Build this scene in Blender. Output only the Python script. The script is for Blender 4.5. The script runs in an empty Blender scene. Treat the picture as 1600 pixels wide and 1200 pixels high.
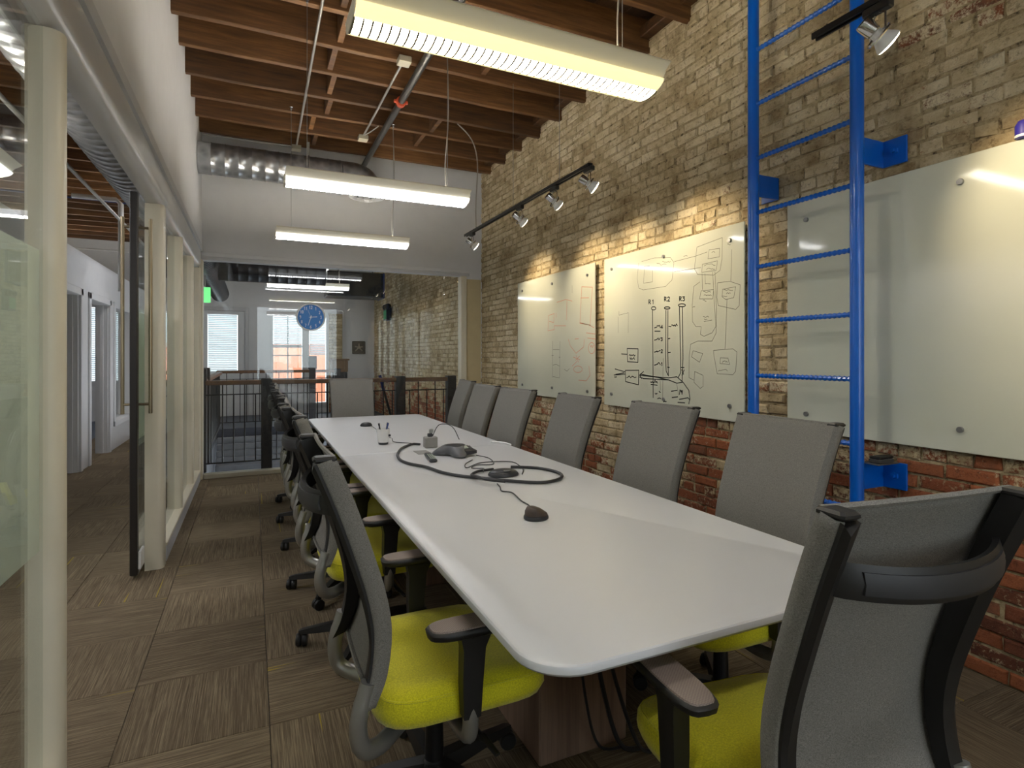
import bpy, math, random
from mathutils import Vector, Matrix
random.seed(7)
PI = math.pi
sc = bpy.context.scene
col = sc.collection

# ------------------------------------------------------------------ camera
F, YAW, CY, H = 882.0, math.radians(24.71), 557.7, 1.38
cam_d = bpy.data.cameras.new('camera')
cam_d.sensor_width = 36.0
cam_d.lens = F / 1600 * 36
cam_d.shift_y = -(600 - CY) / 1600
cam_d.clip_start = 0.05
cam = bpy.data.objects.new('camera', cam_d)
cam.location = (0, 0, H)
cam.rotation_euler = (PI / 2, 0, -YAW)
col.objects.link(cam)
sc.camera = cam
# ------------------------------------------------------------------ sky, exposure
w = bpy.data.worlds.new('world'); sc.world = w; w.use_nodes = True
bg = w.node_tree.nodes['Background']
bg.inputs[0].default_value = (0.86, 0.93, 1.0, 1); bg.inputs[1].default_value = 2.6
vs = sc.view_settings
vs.view_transform = 'Standard'; vs.look = 'None'; vs.gamma = 1.0; vs.use_curve_mapping = False
vs.exposure = 0.8
PENDANT_POWER = 1.0
SPOT_POWER = 22.0

SN, CS = math.sin(YAW), math.cos(YAW)
def proj(x, y, z):
    d = x * SN + y * CS
    return 800 + F * (x * CS - y * SN) / d, CY - F * (z - H) / d, d
def ray(u, v):
    a = (u - 800) / F; b = (CY - v) / F
    return Vector((SN + a * CS, CS - a * SN, b))
def onx(u, v, X):
    r = ray(u, v); t = X / r.x; return Vector((X, r.y * t, H + r.z * t))
def onz(u, v, Z):
    r = ray(u, v); t = (Z - H) / r.z; return Vector((r.x * t, r.y * t, Z))

# ------------------------------------------------------------------ materials
def lin(c):
    return tuple(((v / 255) / 12.92 if v / 255 <= .04045 else ((v / 255 + .055) / 1.055) ** 2.4) for v in c) + (1,)
MATS = {}
class NT:
    def __init__(s, name):
        s.m = bpy.data.materials.new(name); s.m.use_nodes = True
        s.t = s.m.node_tree; s.b = s.t.nodes['Principled BSDF']; MATS[name] = s.m
    def n(s, typ, **kw):
        o = s.t.nodes.new(typ)
        for k, v in kw.items(): setattr(o, k, v)
        return o
    def l(s, a, b): s.t.links.new(a, b)
    def coord(s, which='Object'):
        if which == 'Position': return s.n('ShaderNodeNewGeometry').outputs['Position']
        return s.n('ShaderNodeTexCoord').outputs[which]
    def mapping(s, vec, scale=(1, 1, 1)):
        m = s.n('ShaderNodeMapping'); s.l(vec, m.inputs[0]); m.inputs['Scale'].default_value = scale; return m.outputs[0]
    def noise(s, vec, scale, detail=3, rough=.55):
        t = s.n('ShaderNodeTexNoise'); s.l(vec, t.inputs['Vector']); t.inputs['Scale'].default_value = scale
        t.inputs['Detail'].default_value = detail; t.inputs['Roughness'].default_value = rough; return t.outputs['Fac']
    def ramp(s, fac, stops):
        r = s.n('ShaderNodeValToRGB'); s.l(fac, r.inputs[0]); e = r.color_ramp.elements
        e[0].position, e[0].color = stops[0]; e[1].position, e[1].color = stops[-1]
        for p, c in stops[1:-1]:
            k = e.new(p); k.color = c
        return r.outputs[0]
    def math(s, op, a, b=None, c=None):
        m = s.n('ShaderNodeMath', operation=op)
        for i, v in enumerate((a, b, c)):
            if v is None: continue
            if isinstance(v, (int, float)): m.inputs[i].default_value = v
            else: s.l(v, m.inputs[i])
        return m.outputs[0]
    def mix(s, fac, a, b, mode='MIX'):
        m = s.n('ShaderNodeMix', data_type='RGBA', blend_type=mode)
        if isinstance(fac, (int, float)): m.inputs[0].default_value = fac
        else: s.l(fac, m.inputs[0])
        for i, v in ((6, a), (7, b)):
            if isinstance(v, tuple): m.inputs[i].default_value = v
            else: s.l(v, m.inputs[i])
        return m.outputs[2]
    def color(s, c): 
        if isinstance(c, tuple): s.b.inputs['Base Color'].default_value = c
        else: s.l(c, s.b.inputs['Base Color'])
    def set(s, **kw):
        for k, v in kw.items(): s.b.inputs[k.replace('_', ' ')].default_value = v
    def bump(s, h, strength=.3, dist=.01):
        b = s.n('ShaderNodeBump'); b.inputs['Strength'].default_value = strength; b.inputs['Distance'].default_value = dist
        s.l(h, b.inputs['Height']); s.l(b.outputs[0], s.b.inputs['Normal'])

def simple(name, rgb, rough=.5, metal=0, var=.06, scale=8, spec=.5, coat=0):
    t = NT(name); c = lin(rgb)
    if var:
        f = t.noise(t.coord('Object'), scale, 4)
        lo = tuple(max(0, v * (1 - var)) for v in c[:3]) + (1,); hi = tuple(min(1, v * (1 + var)) for v in c[:3]) + (1,)
        t.color(t.ramp(f, [(.3, lo), (.7, hi)]))
    else: t.color(c)
    t.set(Roughness=rough, Metallic=metal); t.b.inputs['Specular IOR Level'].default_value = spec
    if coat: t.b.inputs['Coat Weight'].default_value = coat
    return t.m

simple('wall_white', (216, 216, 217), .85, var=.02)
simple('wall_grey', (196, 196, 198), .8, var=.02)
simple('wall_tan', (206, 190, 150), .8, var=.04)
simple('post_cream', (219, 211, 190), .38, var=.02)
simple('header_grey', (200, 200, 199), .28, .1, var=.02)
simple('header_metal', (190, 192, 196), .32, .35, var=.02)
simple('table_white', (203, 204, 206), .32, var=.015, scale=2)
simple('table_edge', (176, 170, 155), .5)
simple('black_plastic', (27, 26, 25), .48, var=.12, scale=30)
simple('black_metal', (22, 22, 24), .38, .2, var=.1)
simple('door_edge', (30, 24, 20), .45)
simple('silver', (168, 168, 164), .34, .75, var=.04)
simple('chrome', (205, 203, 200), .16, .95, var=0)
simple('steel', (150, 150, 150), .35, .8, var=.08)
simple('brass', (150, 136, 112), .3, .85, var=.04)
simple('blue_paint', (0, 98, 204), .3, var=.05, coat=.3)
simple('clock_blue', (0, 106, 182), .4, var=0)
simple('white_plastic', (232, 232, 230), .4, var=.01)
simple('white_print', (240, 240, 240), .6, var=0)
simple('cup_white', (226, 225, 222), .35, var=.02)
simple('phone_grey', (92, 93, 95), .42, var=.08, scale=20)
simple('phone_dark', (46, 47, 50), .4, var=.08)
simple('lcd', (182, 190, 180), .2, var=0)
simple('adapter_grey', (140, 138, 134), .5)
simple('cable_black', (40, 40, 42), .5, var=.1)
simple('pod_brown', (62, 50, 42), .5, var=.15, scale=30)
simple('conduit', (172, 170, 164), .35, .7, var=.06)
simple('box_metal', (176, 170, 150), .45, .3)
simple('pipe_dark', (96, 94, 90), .32, .8, var=.12)
simple('coupling_red', (188, 74, 40), .5)
simple('rail_wood', (98, 66, 40), .4, var=.25, scale=14)
simple('newel_dark', (38, 34, 36), .5, var=.15)
simple('marker_black', (30, 32, 28), .6, var=0)
simple('marker_grey', (112, 112, 98), .7, var=0)
simple('marker_red', (206, 138, 112), .7, var=0)
simple('eraser_grey', (70, 68, 66), .8)
simple('exit_green', (40, 160, 95), .5, var=0)
simple('duct_dark', (44, 47, 52), .4, .5, var=.15)
simple('plaque_dark', (66, 60, 54), .6, var=.3, scale=25)
simple('plaque_light', (150, 140, 125), .6)
simple('box_brown', (112, 88, 62), .7)
simple('pole_blue', (26, 42, 96), .4)
simple('landing_white', (225, 228, 235), .6, var=.03)
simple('stair_grey', (128, 130, 136), .7, var=.08)
simple('blind_white', (228, 232, 235), .6, var=.01)
simple('red_building', (186, 112, 84), .8, var=.2, scale=12)
simple('floor_dark', (62, 66, 78), .6, var=.1)
simple('pen_blue', (40, 60, 120), .4, var=0)
simple('pen_red', (150, 50, 44), .4, var=0)
simple('purple_blue', (52, 44, 150), .5, var=0)
simple('diffuser_white', (228, 228, 226), .5, var=.01)

def glass(name, tint, rough=0.0, alpha=None):
    # thin architectural pane: mostly straight-through with a Fresnel reflection
    m = bpy.data.materials.new(name); m.use_nodes = True; t = m.node_tree; t.nodes.clear()
    o = t.nodes.new('ShaderNodeOutputMaterial'); g = t.nodes.new('ShaderNodeBsdfGlossy'); tr = t.nodes.new('ShaderNodeBsdfTransparent')
    lw = t.nodes.new('ShaderNodeLayerWeight'); lw.inputs[0].default_value = .5
    pw_ = t.nodes.new('ShaderNodeMath'); pw_.operation = 'POWER'; pw_.inputs[1].default_value = 5.0; t.links.new(lw.outputs['Facing'], pw_.inputs[0])
    fr = t.nodes.new('ShaderNodeMath'); fr.operation = 'MULTIPLY_ADD'; fr.inputs[1].default_value = .93; fr.inputs[2].default_value = .04; t.links.new(pw_.outputs[0], fr.inputs[0])
    mx = t.nodes.new('ShaderNodeMixShader'); tr.inputs[0].default_value = tint; g.inputs['Roughness'].default_value = rough
    t.links.new(fr.outputs[0], mx.inputs[0]); t.links.new(tr.outputs[0], mx.inputs[1]); t.links.new(g.outputs[0], mx.inputs[2])
    t.links.new(mx.outputs[0], o.inputs[0]); MATS[name] = m
glass('glass_clear', (.965, .985, .975, 1))
t = NT('frost_film')
fc = t.ramp(t.noise(t.coord(), 3, 2), [(.3, lin((233, 238, 226))), (.7, lin((238, 242, 231)))])
t.color(fc); t.set(Roughness=.5)
tl = t.n('ShaderNodeBsdfTranslucent'); t.l(fc, tl.inputs[0]); mx = t.n('ShaderNodeMixShader'); mx.inputs[0].default_value = .5
t.l(t.b.outputs[0], mx.inputs[1]); t.l(tl.outputs[0], mx.inputs[2]); t.l(mx.outputs[0], t.t.nodes['Material Output'].inputs[0])
t = NT('board_glass')
t.color(t.ramp(t.noise(t.coord('Position'), 1.3, 3), [(.3, lin((205, 208, 190))), (.7, lin((213, 215, 199)))]))
t.set(Roughness=.07); t.b.inputs['Specular IOR Level'].default_value = .65
def emit(name, rgb, strength, rough=.4):
    t = NT(name); t.color(lin(rgb)); t.set(Roughness=rough)
    e = t.n('ShaderNodeEmission')
    t.b.inputs['Emission Color'].default_value = lin(rgb); t.b.inputs['Emission Strength'].default_value = strength
emit('lens_warm', (255, 238, 176), .62 * PENDANT_POWER)
emit('louver_warm', (255, 249, 232), 19 * PENDANT_POWER)
emit('lens_white', (250, 250, 252), .95 * PENDANT_POWER)
emit('louver_white', (252, 252, 255), 19 * PENDANT_POWER)
emit('tube_glow', (255, 246, 230), 16 * PENDANT_POWER)
emit('bulb_glow', (255, 240, 214), 9)
m_ = MATS['blind_white']; t_ = m_.node_tree; tl = t_.nodes.new('ShaderNodeBsdfTranslucent'); tl.inputs[0].default_value = (.85, .9, .93, 1)
mx_ = t_.nodes.new('ShaderNodeMixShader'); mx_.inputs[0].default_value = .28; t_.links.new(t_.nodes['Principled BSDF'].outputs[0], mx_.inputs[1]); t_.links.new(tl.outputs[0], mx_.inputs[2]); t_.links.new(mx_.outputs[0], t_.nodes['Material Output'].inputs[0])
emit('exit_glow', (110, 220, 130), .8)
simple('blade_bronze', (120, 106, 78), .6, var=0)
simple('reflector_white', (238, 232, 212), .45, var=.01)

# wood: joists, dark old-growth timber with streaks
def wood(name, dark, mid, light, sc3, rough=.65):
    t = NT(name); v = t.mapping(t.coord('Position'), sc3)
    f = t.noise(v, 3.0, 6, .65); oi = t.n('ShaderNodeObjectInfo')
    f2 = t.math('ADD', t.math('MULTIPLY', f, .8), t.math('MULTIPLY', oi.outputs['Random'], .22))
    t.color(t.ramp(f2, [(.25, lin(dark)), (.52, lin(mid)), (.85, lin(light))])); t.set(Roughness=rough); t.bump(f, .25, .006)
wood('joist_wood', (46, 30, 16), (94, 62, 31), (146, 104, 60), (.7, 6, 9))
wood('deck_wood', (34, 23, 14), (62, 42, 25), (94, 66, 40), (8, .7, 6))
wood('walnut', (92, 72, 60), (130, 106, 90), (160, 134, 114), (14, 14, .5), .45)

# brick: red clay under an old cream wash that has flaked off lower down
t = NT('brick')
pos = t.coord('Position')
at = t.n('ShaderNodeAttribute', attribute_name='rnd'); rnd = at.outputs['Fac']
clay = t.ramp(t.math('ADD', t.math('MULTIPLY', rnd, .7), t.math('MULTIPLY', t.noise(pos, 26, 4), .3)),
              [(.12, lin((84, 46, 30))), (.45, lin((134, 74, 46))), (.7, lin((158, 92, 56))), (.92, lin((112, 78, 60)))])
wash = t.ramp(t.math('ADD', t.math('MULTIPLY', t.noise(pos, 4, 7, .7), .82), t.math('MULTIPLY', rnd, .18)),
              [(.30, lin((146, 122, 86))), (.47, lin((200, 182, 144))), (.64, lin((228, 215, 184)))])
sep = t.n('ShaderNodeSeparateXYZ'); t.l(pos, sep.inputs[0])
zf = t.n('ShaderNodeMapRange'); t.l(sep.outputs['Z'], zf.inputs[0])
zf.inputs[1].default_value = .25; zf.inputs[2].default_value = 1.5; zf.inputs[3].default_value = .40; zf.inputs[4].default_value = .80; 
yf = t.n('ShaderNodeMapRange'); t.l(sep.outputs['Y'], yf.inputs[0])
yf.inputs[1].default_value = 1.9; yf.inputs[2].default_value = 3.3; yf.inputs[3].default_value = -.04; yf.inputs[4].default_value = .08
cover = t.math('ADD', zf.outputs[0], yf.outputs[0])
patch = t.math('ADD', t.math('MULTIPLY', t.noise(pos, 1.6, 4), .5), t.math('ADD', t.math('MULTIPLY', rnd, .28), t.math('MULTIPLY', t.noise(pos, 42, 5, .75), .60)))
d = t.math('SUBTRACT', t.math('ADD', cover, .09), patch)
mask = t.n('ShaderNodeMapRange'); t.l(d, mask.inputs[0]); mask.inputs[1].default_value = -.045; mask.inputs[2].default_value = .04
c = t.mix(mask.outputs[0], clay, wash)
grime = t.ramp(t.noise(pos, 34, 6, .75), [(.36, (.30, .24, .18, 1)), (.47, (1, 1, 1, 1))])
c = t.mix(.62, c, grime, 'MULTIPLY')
t.color(c); t.set(Roughness=.88); t.bump(t.noise(pos, 70, 5, .7), .7, .012)
t = NT('mortar'); pos = t.coord('Position')
t.color(t.ramp(t.noise(pos, 24, 6, .75), [(.36, lin((74, 62, 46))), (.46, lin((164, 146, 112))), (.7, lin((200, 184, 148)))])); t.set(Roughness=.95); t.bump(t.noise(pos, 60, 5), .8, .012)
t = NT('parge'); pos = t.coord('Position')
t.color(t.ramp(t.noise(pos, 7, 6, .7), [(.3, lin((134, 116, 86))), (.5, lin((176, 158, 124))), (.75, lin((196, 180, 146)))])); t.set(Roughness=.9); t.bump(t.noise(pos, 18, 6, .7), .8, .015)

# carpet tile: fine ribs with a few yellow threads, per-tile tone
t = NT('carpet'); oc = t.coord('Object'); oi = t.n('ShaderNodeObjectInfo')
sp = t.n('ShaderNodeSeparateXYZ'); t.l(oc, sp.inputs[0])
cmb = t.n('ShaderNodeCombineXYZ'); t.l(sp.outputs['X'], cmb.inputs[0]); t.l(t.math('MULTIPLY', oi.outputs['Random'], 37.0), cmb.inputs[1])
t.l(t.math('MULTIPLY', sp.outputs['Y'], .02), cmb.inputs[2])
rib = t.noise(cmb.outputs[0], 230, 3, .75)
rib2 = t.noise(cmb.outputs[0], 9, 1)
c = t.ramp(rib, [(.28, lin((80, 70, 57))), (.5, lin((112, 100, 83))), (.72, lin((150, 136, 112)))])
yl = t.n('ShaderNodeMapRange'); t.l(t.noise(cmb.outputs[0], 60, 0), yl.inputs[0]); yl.inputs[1].default_value = .80; yl.inputs[2].default_value = .815
c = t.mix(t.math('MULTIPLY', yl.outputs[0], .75), c, lin((170, 150, 54)))
tone = t.ramp(t.math('ADD', t.math('MULTIPLY', oi.outputs['Random'], .5), t.math('MULTIPLY', t.noise(oc, 5, 3), .5)), [(.2, (.78, .76, .74, 1)), (.8, (1.08, 1.06, 1.02, 1))])
c = t.mix(1.0, c, tone, 'MULTIPLY')
t.color(c); t.set(Roughness=.97); t.b.inputs['Specular IOR Level'].default_value = .1; t.bump(rib, .5, .006)

# chair fabrics
t = NT('seat_fabric'); oc = t.coord('Object')
t.color(t.ramp(t.noise(oc, 260, 2), [(.35, lin((190, 183, 6))), (.65, lin((220, 212, 20)))])); t.set(Roughness=.85); t.b.inputs['Sheen Weight'].default_value = .25
t.bump(t.noise(oc, 400, 2), .2, .002)
t = NT('back_mesh'); oc = t.coord('Object')
f = t.math('ADD', t.math('MULTIPLY', t.noise(t.mapping(oc, (260, 260, 900)), 1.0, 2), .6), t.math('MULTIPLY', t.noise(t.mapping(oc, (900, 900, 260)), 1.0, 2), .4))
t.color(t.ramp(f, [(.36, lin((92, 90, 84))), (.64, lin((135, 132, 125)))])); t.set(Roughness=.8); t.bump(f, .2, .0015)
t = NT('arm_pad'); oc = t.coord('Object')
ck = t.n('ShaderNodeTexChecker'); t.l(oc, ck.inputs['Vector']); ck.inputs['Scale'].default_value = 260
t.color(t.mix(ck.outputs['Fac'], lin((118, 104, 96)), lin((134, 120, 111)))); t.set(Roughness=.6); t.bump(ck.outputs['Fac'], .3, .002)
t = NT('galvanised'); oc = t.coord('Position')
vo = t.n('ShaderNodeTexVoronoi'); t.l(oc, vo.inputs['Vector']); vo.inputs['Scale'].default_value = 14
t.color(t.ramp(vo.outputs['Distance'], [(.1, lin((150, 152, 154))), (.7, lin((184, 186, 188)))])); t.set(Roughness=.3, Metallic=.85)

# ------------------------------------------------------------------ mesh helpers
class MB:
    def __init__(s): s.v = []; s.f = []
    def add(s, vs_, fs):
        o = len(s.v); s.v += [tuple(p) for p in vs_]; s.f += [tuple(i + o for i in f) for f in fs]; return s
    def box(s, lo, hi):
        x0, y0, z0 = lo; x1, y1, z1 = hi
        return s.add([(x0,y0,z0),(x1,y0,z0),(x1,y1,z0),(x0,y1,z0),(x0,y0,z1),(x1,y0,z1),(x1,y1,z1),(x0,y1,z1)],
                     [(0,3,2,1),(4,5,6,7),(0,1,5,4),(1,2,6,5),(2,3,7,6),(3,0,4,7)])
    def bbox(s, lo, hi, b=.004):   # bevelled box: chamfer on all edges
        c = [(lo[i] + hi[i]) / 2 for i in range(3)]; h = [(hi[i] - lo[i]) / 2 for i in range(3)]
        b = min(b, min(h) * .95); rings = []
        for z, ins in ((-h[2], b), (-h[2] + b, 0), (h[2] - b, 0), (h[2], b)):
            X, Y = h[0] - ins, h[1] - ins
            rings.append([(c[0]+px, c[1]+py, c[2]+z) for px, py in ((-X+b,-Y),(X-b,-Y),(X,-Y+b),(X,Y-b),(X-b,Y),(-X+b,Y),(-X,Y-b),(-X,-Y+b))])
        return s.loft(rings, caps=True)
    def loft(s, rings, caps=True, closed=True):
        n = len(rings[0]); vs_ = [p for r in rings for p in r]; fs = []
        for k in range(len(rings) - 1):
            for i in range(n if closed else n - 1):
                j = (i + 1) % n; fs.append((k*n+i, k*n+j, (k+1)*n+j, (k+1)*n+i))
        if caps: fs.append(tuple(range(n - 1, -1, -1))); fs.append(tuple((len(rings)-1)*n + i for i in range(n)))
        return s.add(vs_, fs)
    def tube(s, path, r, n=8, caps=True, sy=1.0):
        P = [Vector(p) for p in path]; rings = []
        up = None
        for i, p in enumerate(P):
            a = P[max(0, i-1)]; b = P[min(len(P)-1, i+1)]; tdir = (b - a).normalized()
            if up is None:
                up = Vector((0, 0, 1)) if abs(tdir.z) < .9 else Vector((0, 1, 0))
            n1 = tdir.cross(up).normalized(); n2 = n1.cross(tdir).normalized(); up = n2
            rr = r[i] if isinstance(r, (list, tuple)) else r
            rings.append([p + n1 * (rr * math.cos(2*PI*k/n)) + n2 * (rr * sy * math.sin(2*PI*k/n)) for k in range(n)])
        return s.loft(rings, caps)
    def lathe(s, prof, n=20, origin=(0,0,0), axis=None, caps=True):
        M = Matrix.Identity(3)
        if axis is not None: M = Vector((0,0,1)).rotation_difference(Vector(axis).normalized()).to_matrix()
        O = Vector(origin)
        return s.loft([[O + M @ Vector((r*math.cos(2*PI*k/n), r*math.sin(2*PI*k/n), z)) for k in range(n)] for r, z in prof], caps)
    def prism(s, poly, a0, a1, axis='y'):
        def mk(p, a): return {'x': (a, p[0], p[1]), 'y': (p[0], a, p[1]), 'z': (p[0], p[1], a)}[axis]
        return s.loft([[mk(p, a0) for p in poly], [mk(p, a1) for p in poly]])
    def mesh(s, name):
        me = bpy.data.meshes.new(name); me.from_pydata(s.v, [], s.f); me.update(); return me
    def build(s, name, mat, parent=None, smooth=False, fix=True):
        me = s.mesh(name)
        if fix:
            import bmesh
            bm = bmesh.new(); bm.from_mesh(me); bmesh.ops.recalc_face_normals(bm, faces=bm.faces); bm.to_mesh(me); bm.free()
        if smooth:
            for p in me.polygons: p.use_smooth = True
            try: me.set_sharp_from_angle(angle=math.radians(smooth if smooth is not True else 40))
            except Exception: pass
        o = bpy.data.objects.new(name, me); me.materials.append(MATS[mat]); col.objects.link(o)
        if parent is not None: o.parent = parent
        return o
def tag(o, label=None, cat=None, group=None, kind=None):
    if label: o['label'] = label
    if cat: o['category'] = cat
    if group: o['group'] = group
    if kind: o['kind'] = kind
    return o
def empty(name, loc=(0,0,0), rz=0.0):
    o = bpy.data.objects.new(name, None); o.empty_display_size = .1; col.objects.link(o); o.location = loc; o.rotation_euler = (0,0,rz); return o
def copy_tree(o, parent=None):
    c = o.copy(); col.objects.link(c); c.parent = parent
    for ch in list(o.children): copy_tree(ch, c)
    return c
def struct(o): o['kind'] = 'structure'; return o
def B(lo, hi): return MB().box(lo, hi)
def BB(lo, hi, b=.004): return MB().bbox(lo, hi, b)
def arc(cx, cy, r, a0, a1, n): return [(cx + r*math.cos(math.radians(a0+(a1-a0)*i/n)), cy + r*math.sin(math.radians(a0+(a1-a0)*i/n))) for i in range(n+1)]
def smoothpath(P, n=6):
    P = [Vector(p) for p in P]; out = []
    for i in range(len(P)-1):
        p0, p1, p2, p3 = P[max(0,i-1)], P[i], P[i+1], P[min(len(P)-1,i+2)]
        for k in range(n):
            u = k/n
            out.append(.5*((2*p1)+(-p0+p2)*u+(2*p0-5*p1+4*p2-p3)*u*u+(-p0+3*p1-3*p2+p3)*u**3))
    out.append(P[-1]); return out

# ------------------------------------------------------------------ room dimensions
XL, XR, YF, YB, ZC = -.525, 2.88, 7.25, -4.2, 4.06
YEND, XH = 14.8, -5.2            # far end of the lobby, far side of the offices
VY0, VY1 = 7.62, 12.2            # stairwell

# ================================================================== SETTING
# ---- floor
fl = struct(MB().box((XH, YB, -.2), (XR+.1, VY0, -.008)).box((XH, VY0, -.2), (-.62, YEND, -.008)).box((-.62, VY1, -.2), (XR+.1, YEND, -.008)).build('floor', 'floor_dark'))
T = .5
tm = BB((-T/2+.0012, -T/2+.0012, -.008), (T/2-.0012, T/2-.0012, 0), .0015).mesh('carpet_tile'); tm.materials.append(MATS['carpet'])
cells = []
for i in range(-9, 7):
    for j in range(-10, 26):
        cx, cy = .06 + T*(i+.5), 2.8 + T*(j+.5-4)
        if cx - T/2 < XH or cx + T/2 > XR + .3 or cy < YB: continue
        inroom = cx > -.9 and cy < 7.4
        hall = cx < -.6 and cx > -2.3 and cy < 14.5
        if not (inroom or hall): continue
        if cy > 7.5 and cx > -.8: continue
        cells.append((cx, cy, i, j))
def vis(c):
    if c[1] < .3: return 1e9
    return c[0]**2 + c[1]**2
cells.sort(key=vis)
for k, (cx, cy, i, j) in enumerate(cells[:230]):
    o = bpy.data.objects.new('carpet_tile', tm); col.objects.link(o); o.parent = fl
    o.location = (cx, cy, random.uniform(0, .0008)); o.rotation_euler = (0, 0, PI/2 * ((i + j) % 2) + PI * random.randint(0, 1))
mb = MB()
for cx, cy, i, j in cells[230:]:
    mb.box((cx-T/2+.001, cy-T/2+.001, -.008), (cx+T/2-.001, cy+T/2-.001, 0))
if mb.v: tag(mb.build('carpet_field', 'carpet', fl), kind='stuff')

# ---- brick wall on the right: backing, then courses of real bricks
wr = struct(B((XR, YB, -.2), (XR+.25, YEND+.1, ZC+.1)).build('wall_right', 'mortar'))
PITCH, COURSE = .214, .0685
boards_yz = [(4.33, 6.0, .96, 2.245), (2.627, 4.2, .96, 2.245), (.55, 2.318, .96, 2.262)]
bricks = []
for r in range(int((ZC) / COURSE)):
    z0 = r * COURSE + .006; hd = r % 7 == 6
    pitch = PITCH / 2 if hd else PITCH; ln = pitch - .012
    y = .55 - (0 if r % 2 else PITCH / 2) + random.uniform(-.02, .02)
    while y < 14.7:
        L = ln + random.uniform(-.008, .006)
        bricks.append((y, y + L, z0 + random.uniform(-.003, .003), z0 + COURSE - .012 + random.uniform(-.004, .003)))
        y += pitch
def brick_verts(b):
    y0, y1, z0, z1 = b; p = random.uniform(.006, .02); ch = random.uniform(.004, .009); xb = XR + .01
    j = lambda a=.0055: random.uniform(-a, a)
    tilt = random.uniform(-.006, .006)
    if z0 > 1.2: p *= .6
    base = [(xb, y0, z0), (xb, y1, z0), (xb, y1, z1), (xb, y0, z1)]
    mid = [(XR - p + ch + j(.002), y0 + j(), z0 + j()), (XR - p + ch + j(.002), y1 + j(), z0 + j()), (XR - p + ch + j(.002), y1 + j(), z1 + j()), (XR - p + ch + j(.002), y0 + j(), z1 + j())]
    fr = [(XR - p + tilt, y0 + ch + j(.006), z0 + ch + j(.005)), (XR - p - tilt, y1 - ch + j(.003), z0 + ch + j(.003)), (XR - p - tilt, y1 - ch + j(.003), z1 - ch + j(.003)), (XR - p + tilt, y0 + ch + j(.003), z1 - ch + j(.003))]
    return base + mid + fr, [(0,1,5,4),(1,2,6,5),(2,3,7,6),(3,0,4,7),(4,5,9,8),(5,6,10,9),(6,7,11,10),(7,4,8,11),(8,9,10,11)]
def shown(b):
    yc, zc = (b[0]+b[1])/2, (b[2]+b[3])/2
    for a in boards_yz:
        if a[0]+.02 < yc < a[1]-.02 and a[2]+.03 < zc < a[3]-.03: return 0
    if yc > 7.2 or yc < 1.05: return 0
    u, v, dd = proj(XR, yc, zc)
    if not (-20 < u < 1620 and -20 < v < 1210): return 0
    if v > 720 and u < 1500 : return 0.2 * (b[1]-b[0]) / dd
    return (b[1]-b[0]) / dd**1.6
order = sorted(range(len(bricks)), key=lambda i: -shown(bricks[i])); single = set(order[:300])
vs_, fs_, rn = [], [], []
def rndattr(me, vals):
    a = me.attributes.new('rnd', 'FLOAT', 'FACE'); a.data.foreach_set('value', vals)
for i, b in enumerate(bricks):
    bv, bf = brick_verts(b); rv = random.random()
    if i in single:
        yc, zc = (b[0]+b[1])/2, (b[2]+b[3])/2
        me = bpy.data.meshes.new('brick'); me.from_pydata([(x-XR, y-yc, z-zc) for x, y, z in bv], [], bf); rndattr(me, [rv]*len(bf))
        me.materials.append(MATS['brick']); o = bpy.data.objects.new('brick', me); col.objects.link(o); o.parent = wr; o.location = (XR, yc, zc)
    else:
        k = len(vs_); vs_ += bv; fs_ += [tuple(q+k for q in f) for f in bf]; rn += [rv]*len(bf)
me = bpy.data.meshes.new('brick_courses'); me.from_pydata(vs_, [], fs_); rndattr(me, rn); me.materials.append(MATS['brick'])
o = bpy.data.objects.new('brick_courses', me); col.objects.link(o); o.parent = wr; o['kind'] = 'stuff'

# ---- ceiling: deck boards and joists, each its own piece
ce = struct(B((XH, YB, ZC+.03), (XR+.25, YEND+.1, ZC+.2)).build('ceiling', 'deck_wood'))
x = XH
k = 0
dm = BB((0, YB, ZC), (.138, YEND, ZC+.028), .004).mesh('deck_board'); dm.materials.append(MATS['deck_wood'])
while x < XR:
    o = bpy.data.objects.new('deck_board', dm); col.objects.link(o); o.parent = ce; o.location = (x, 0, random.uniform(-.004, .001)); x += .14
JY = [6.93 - .468*i for i in range(24)]
JL = [7.6 + .468*i for i in range(15)]
def joist(x0, x1, y, zb):
    n = 8; rings = []
    for i in range(n+1):
        xx = x0 + (x1-x0)*i/n; dy = random.uniform(-.004, .004); dz = random.uniform(-.006, .006)
        rings.append([(xx, y-.026+dy, ZC), (xx, y+.026+dy, ZC), (xx, y+.026+dy, zb+dz+.004), (xx, y+.02+dy, zb+dz), (xx, y-.02+dy, zb+dz), (xx, y-.026+dy, zb+dz+.004)])
    return MB().loft(rings).build('joist', 'joist_wood', ce)
for y in JY: joist(XL+.005, XR+.08, y, 3.80 + random.uniform(-.01, .01))
for y in JY + JL: joist(-4.9, XL-.11, y, 3.80)
for y in JL: joist(XL-.09, XR+.08, y, 3.80)
for k, (x, yi) in enumerate([(.58, 5), (.63, 4), (.66, 3), (.50, 3.0), (.55, 2), (.62, 1), (1.75, 3), (1.7, 2), (.6, 6), (.56, 7), (1.8, 6)]):
    yi = int(yi)
    if k == 3: continue
    BB((x, JY[yi]+.027, 3.83), (x+.045, JY[yi-1]-.027, ZC-.002), .003).build('blocking', 'joist_wood', ce)
BB((XR-.10, YB, 3.90), (XR-.012, YF-.02, 3.985), .006).build('wall_plate', 'joist_wood', ce)

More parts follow.
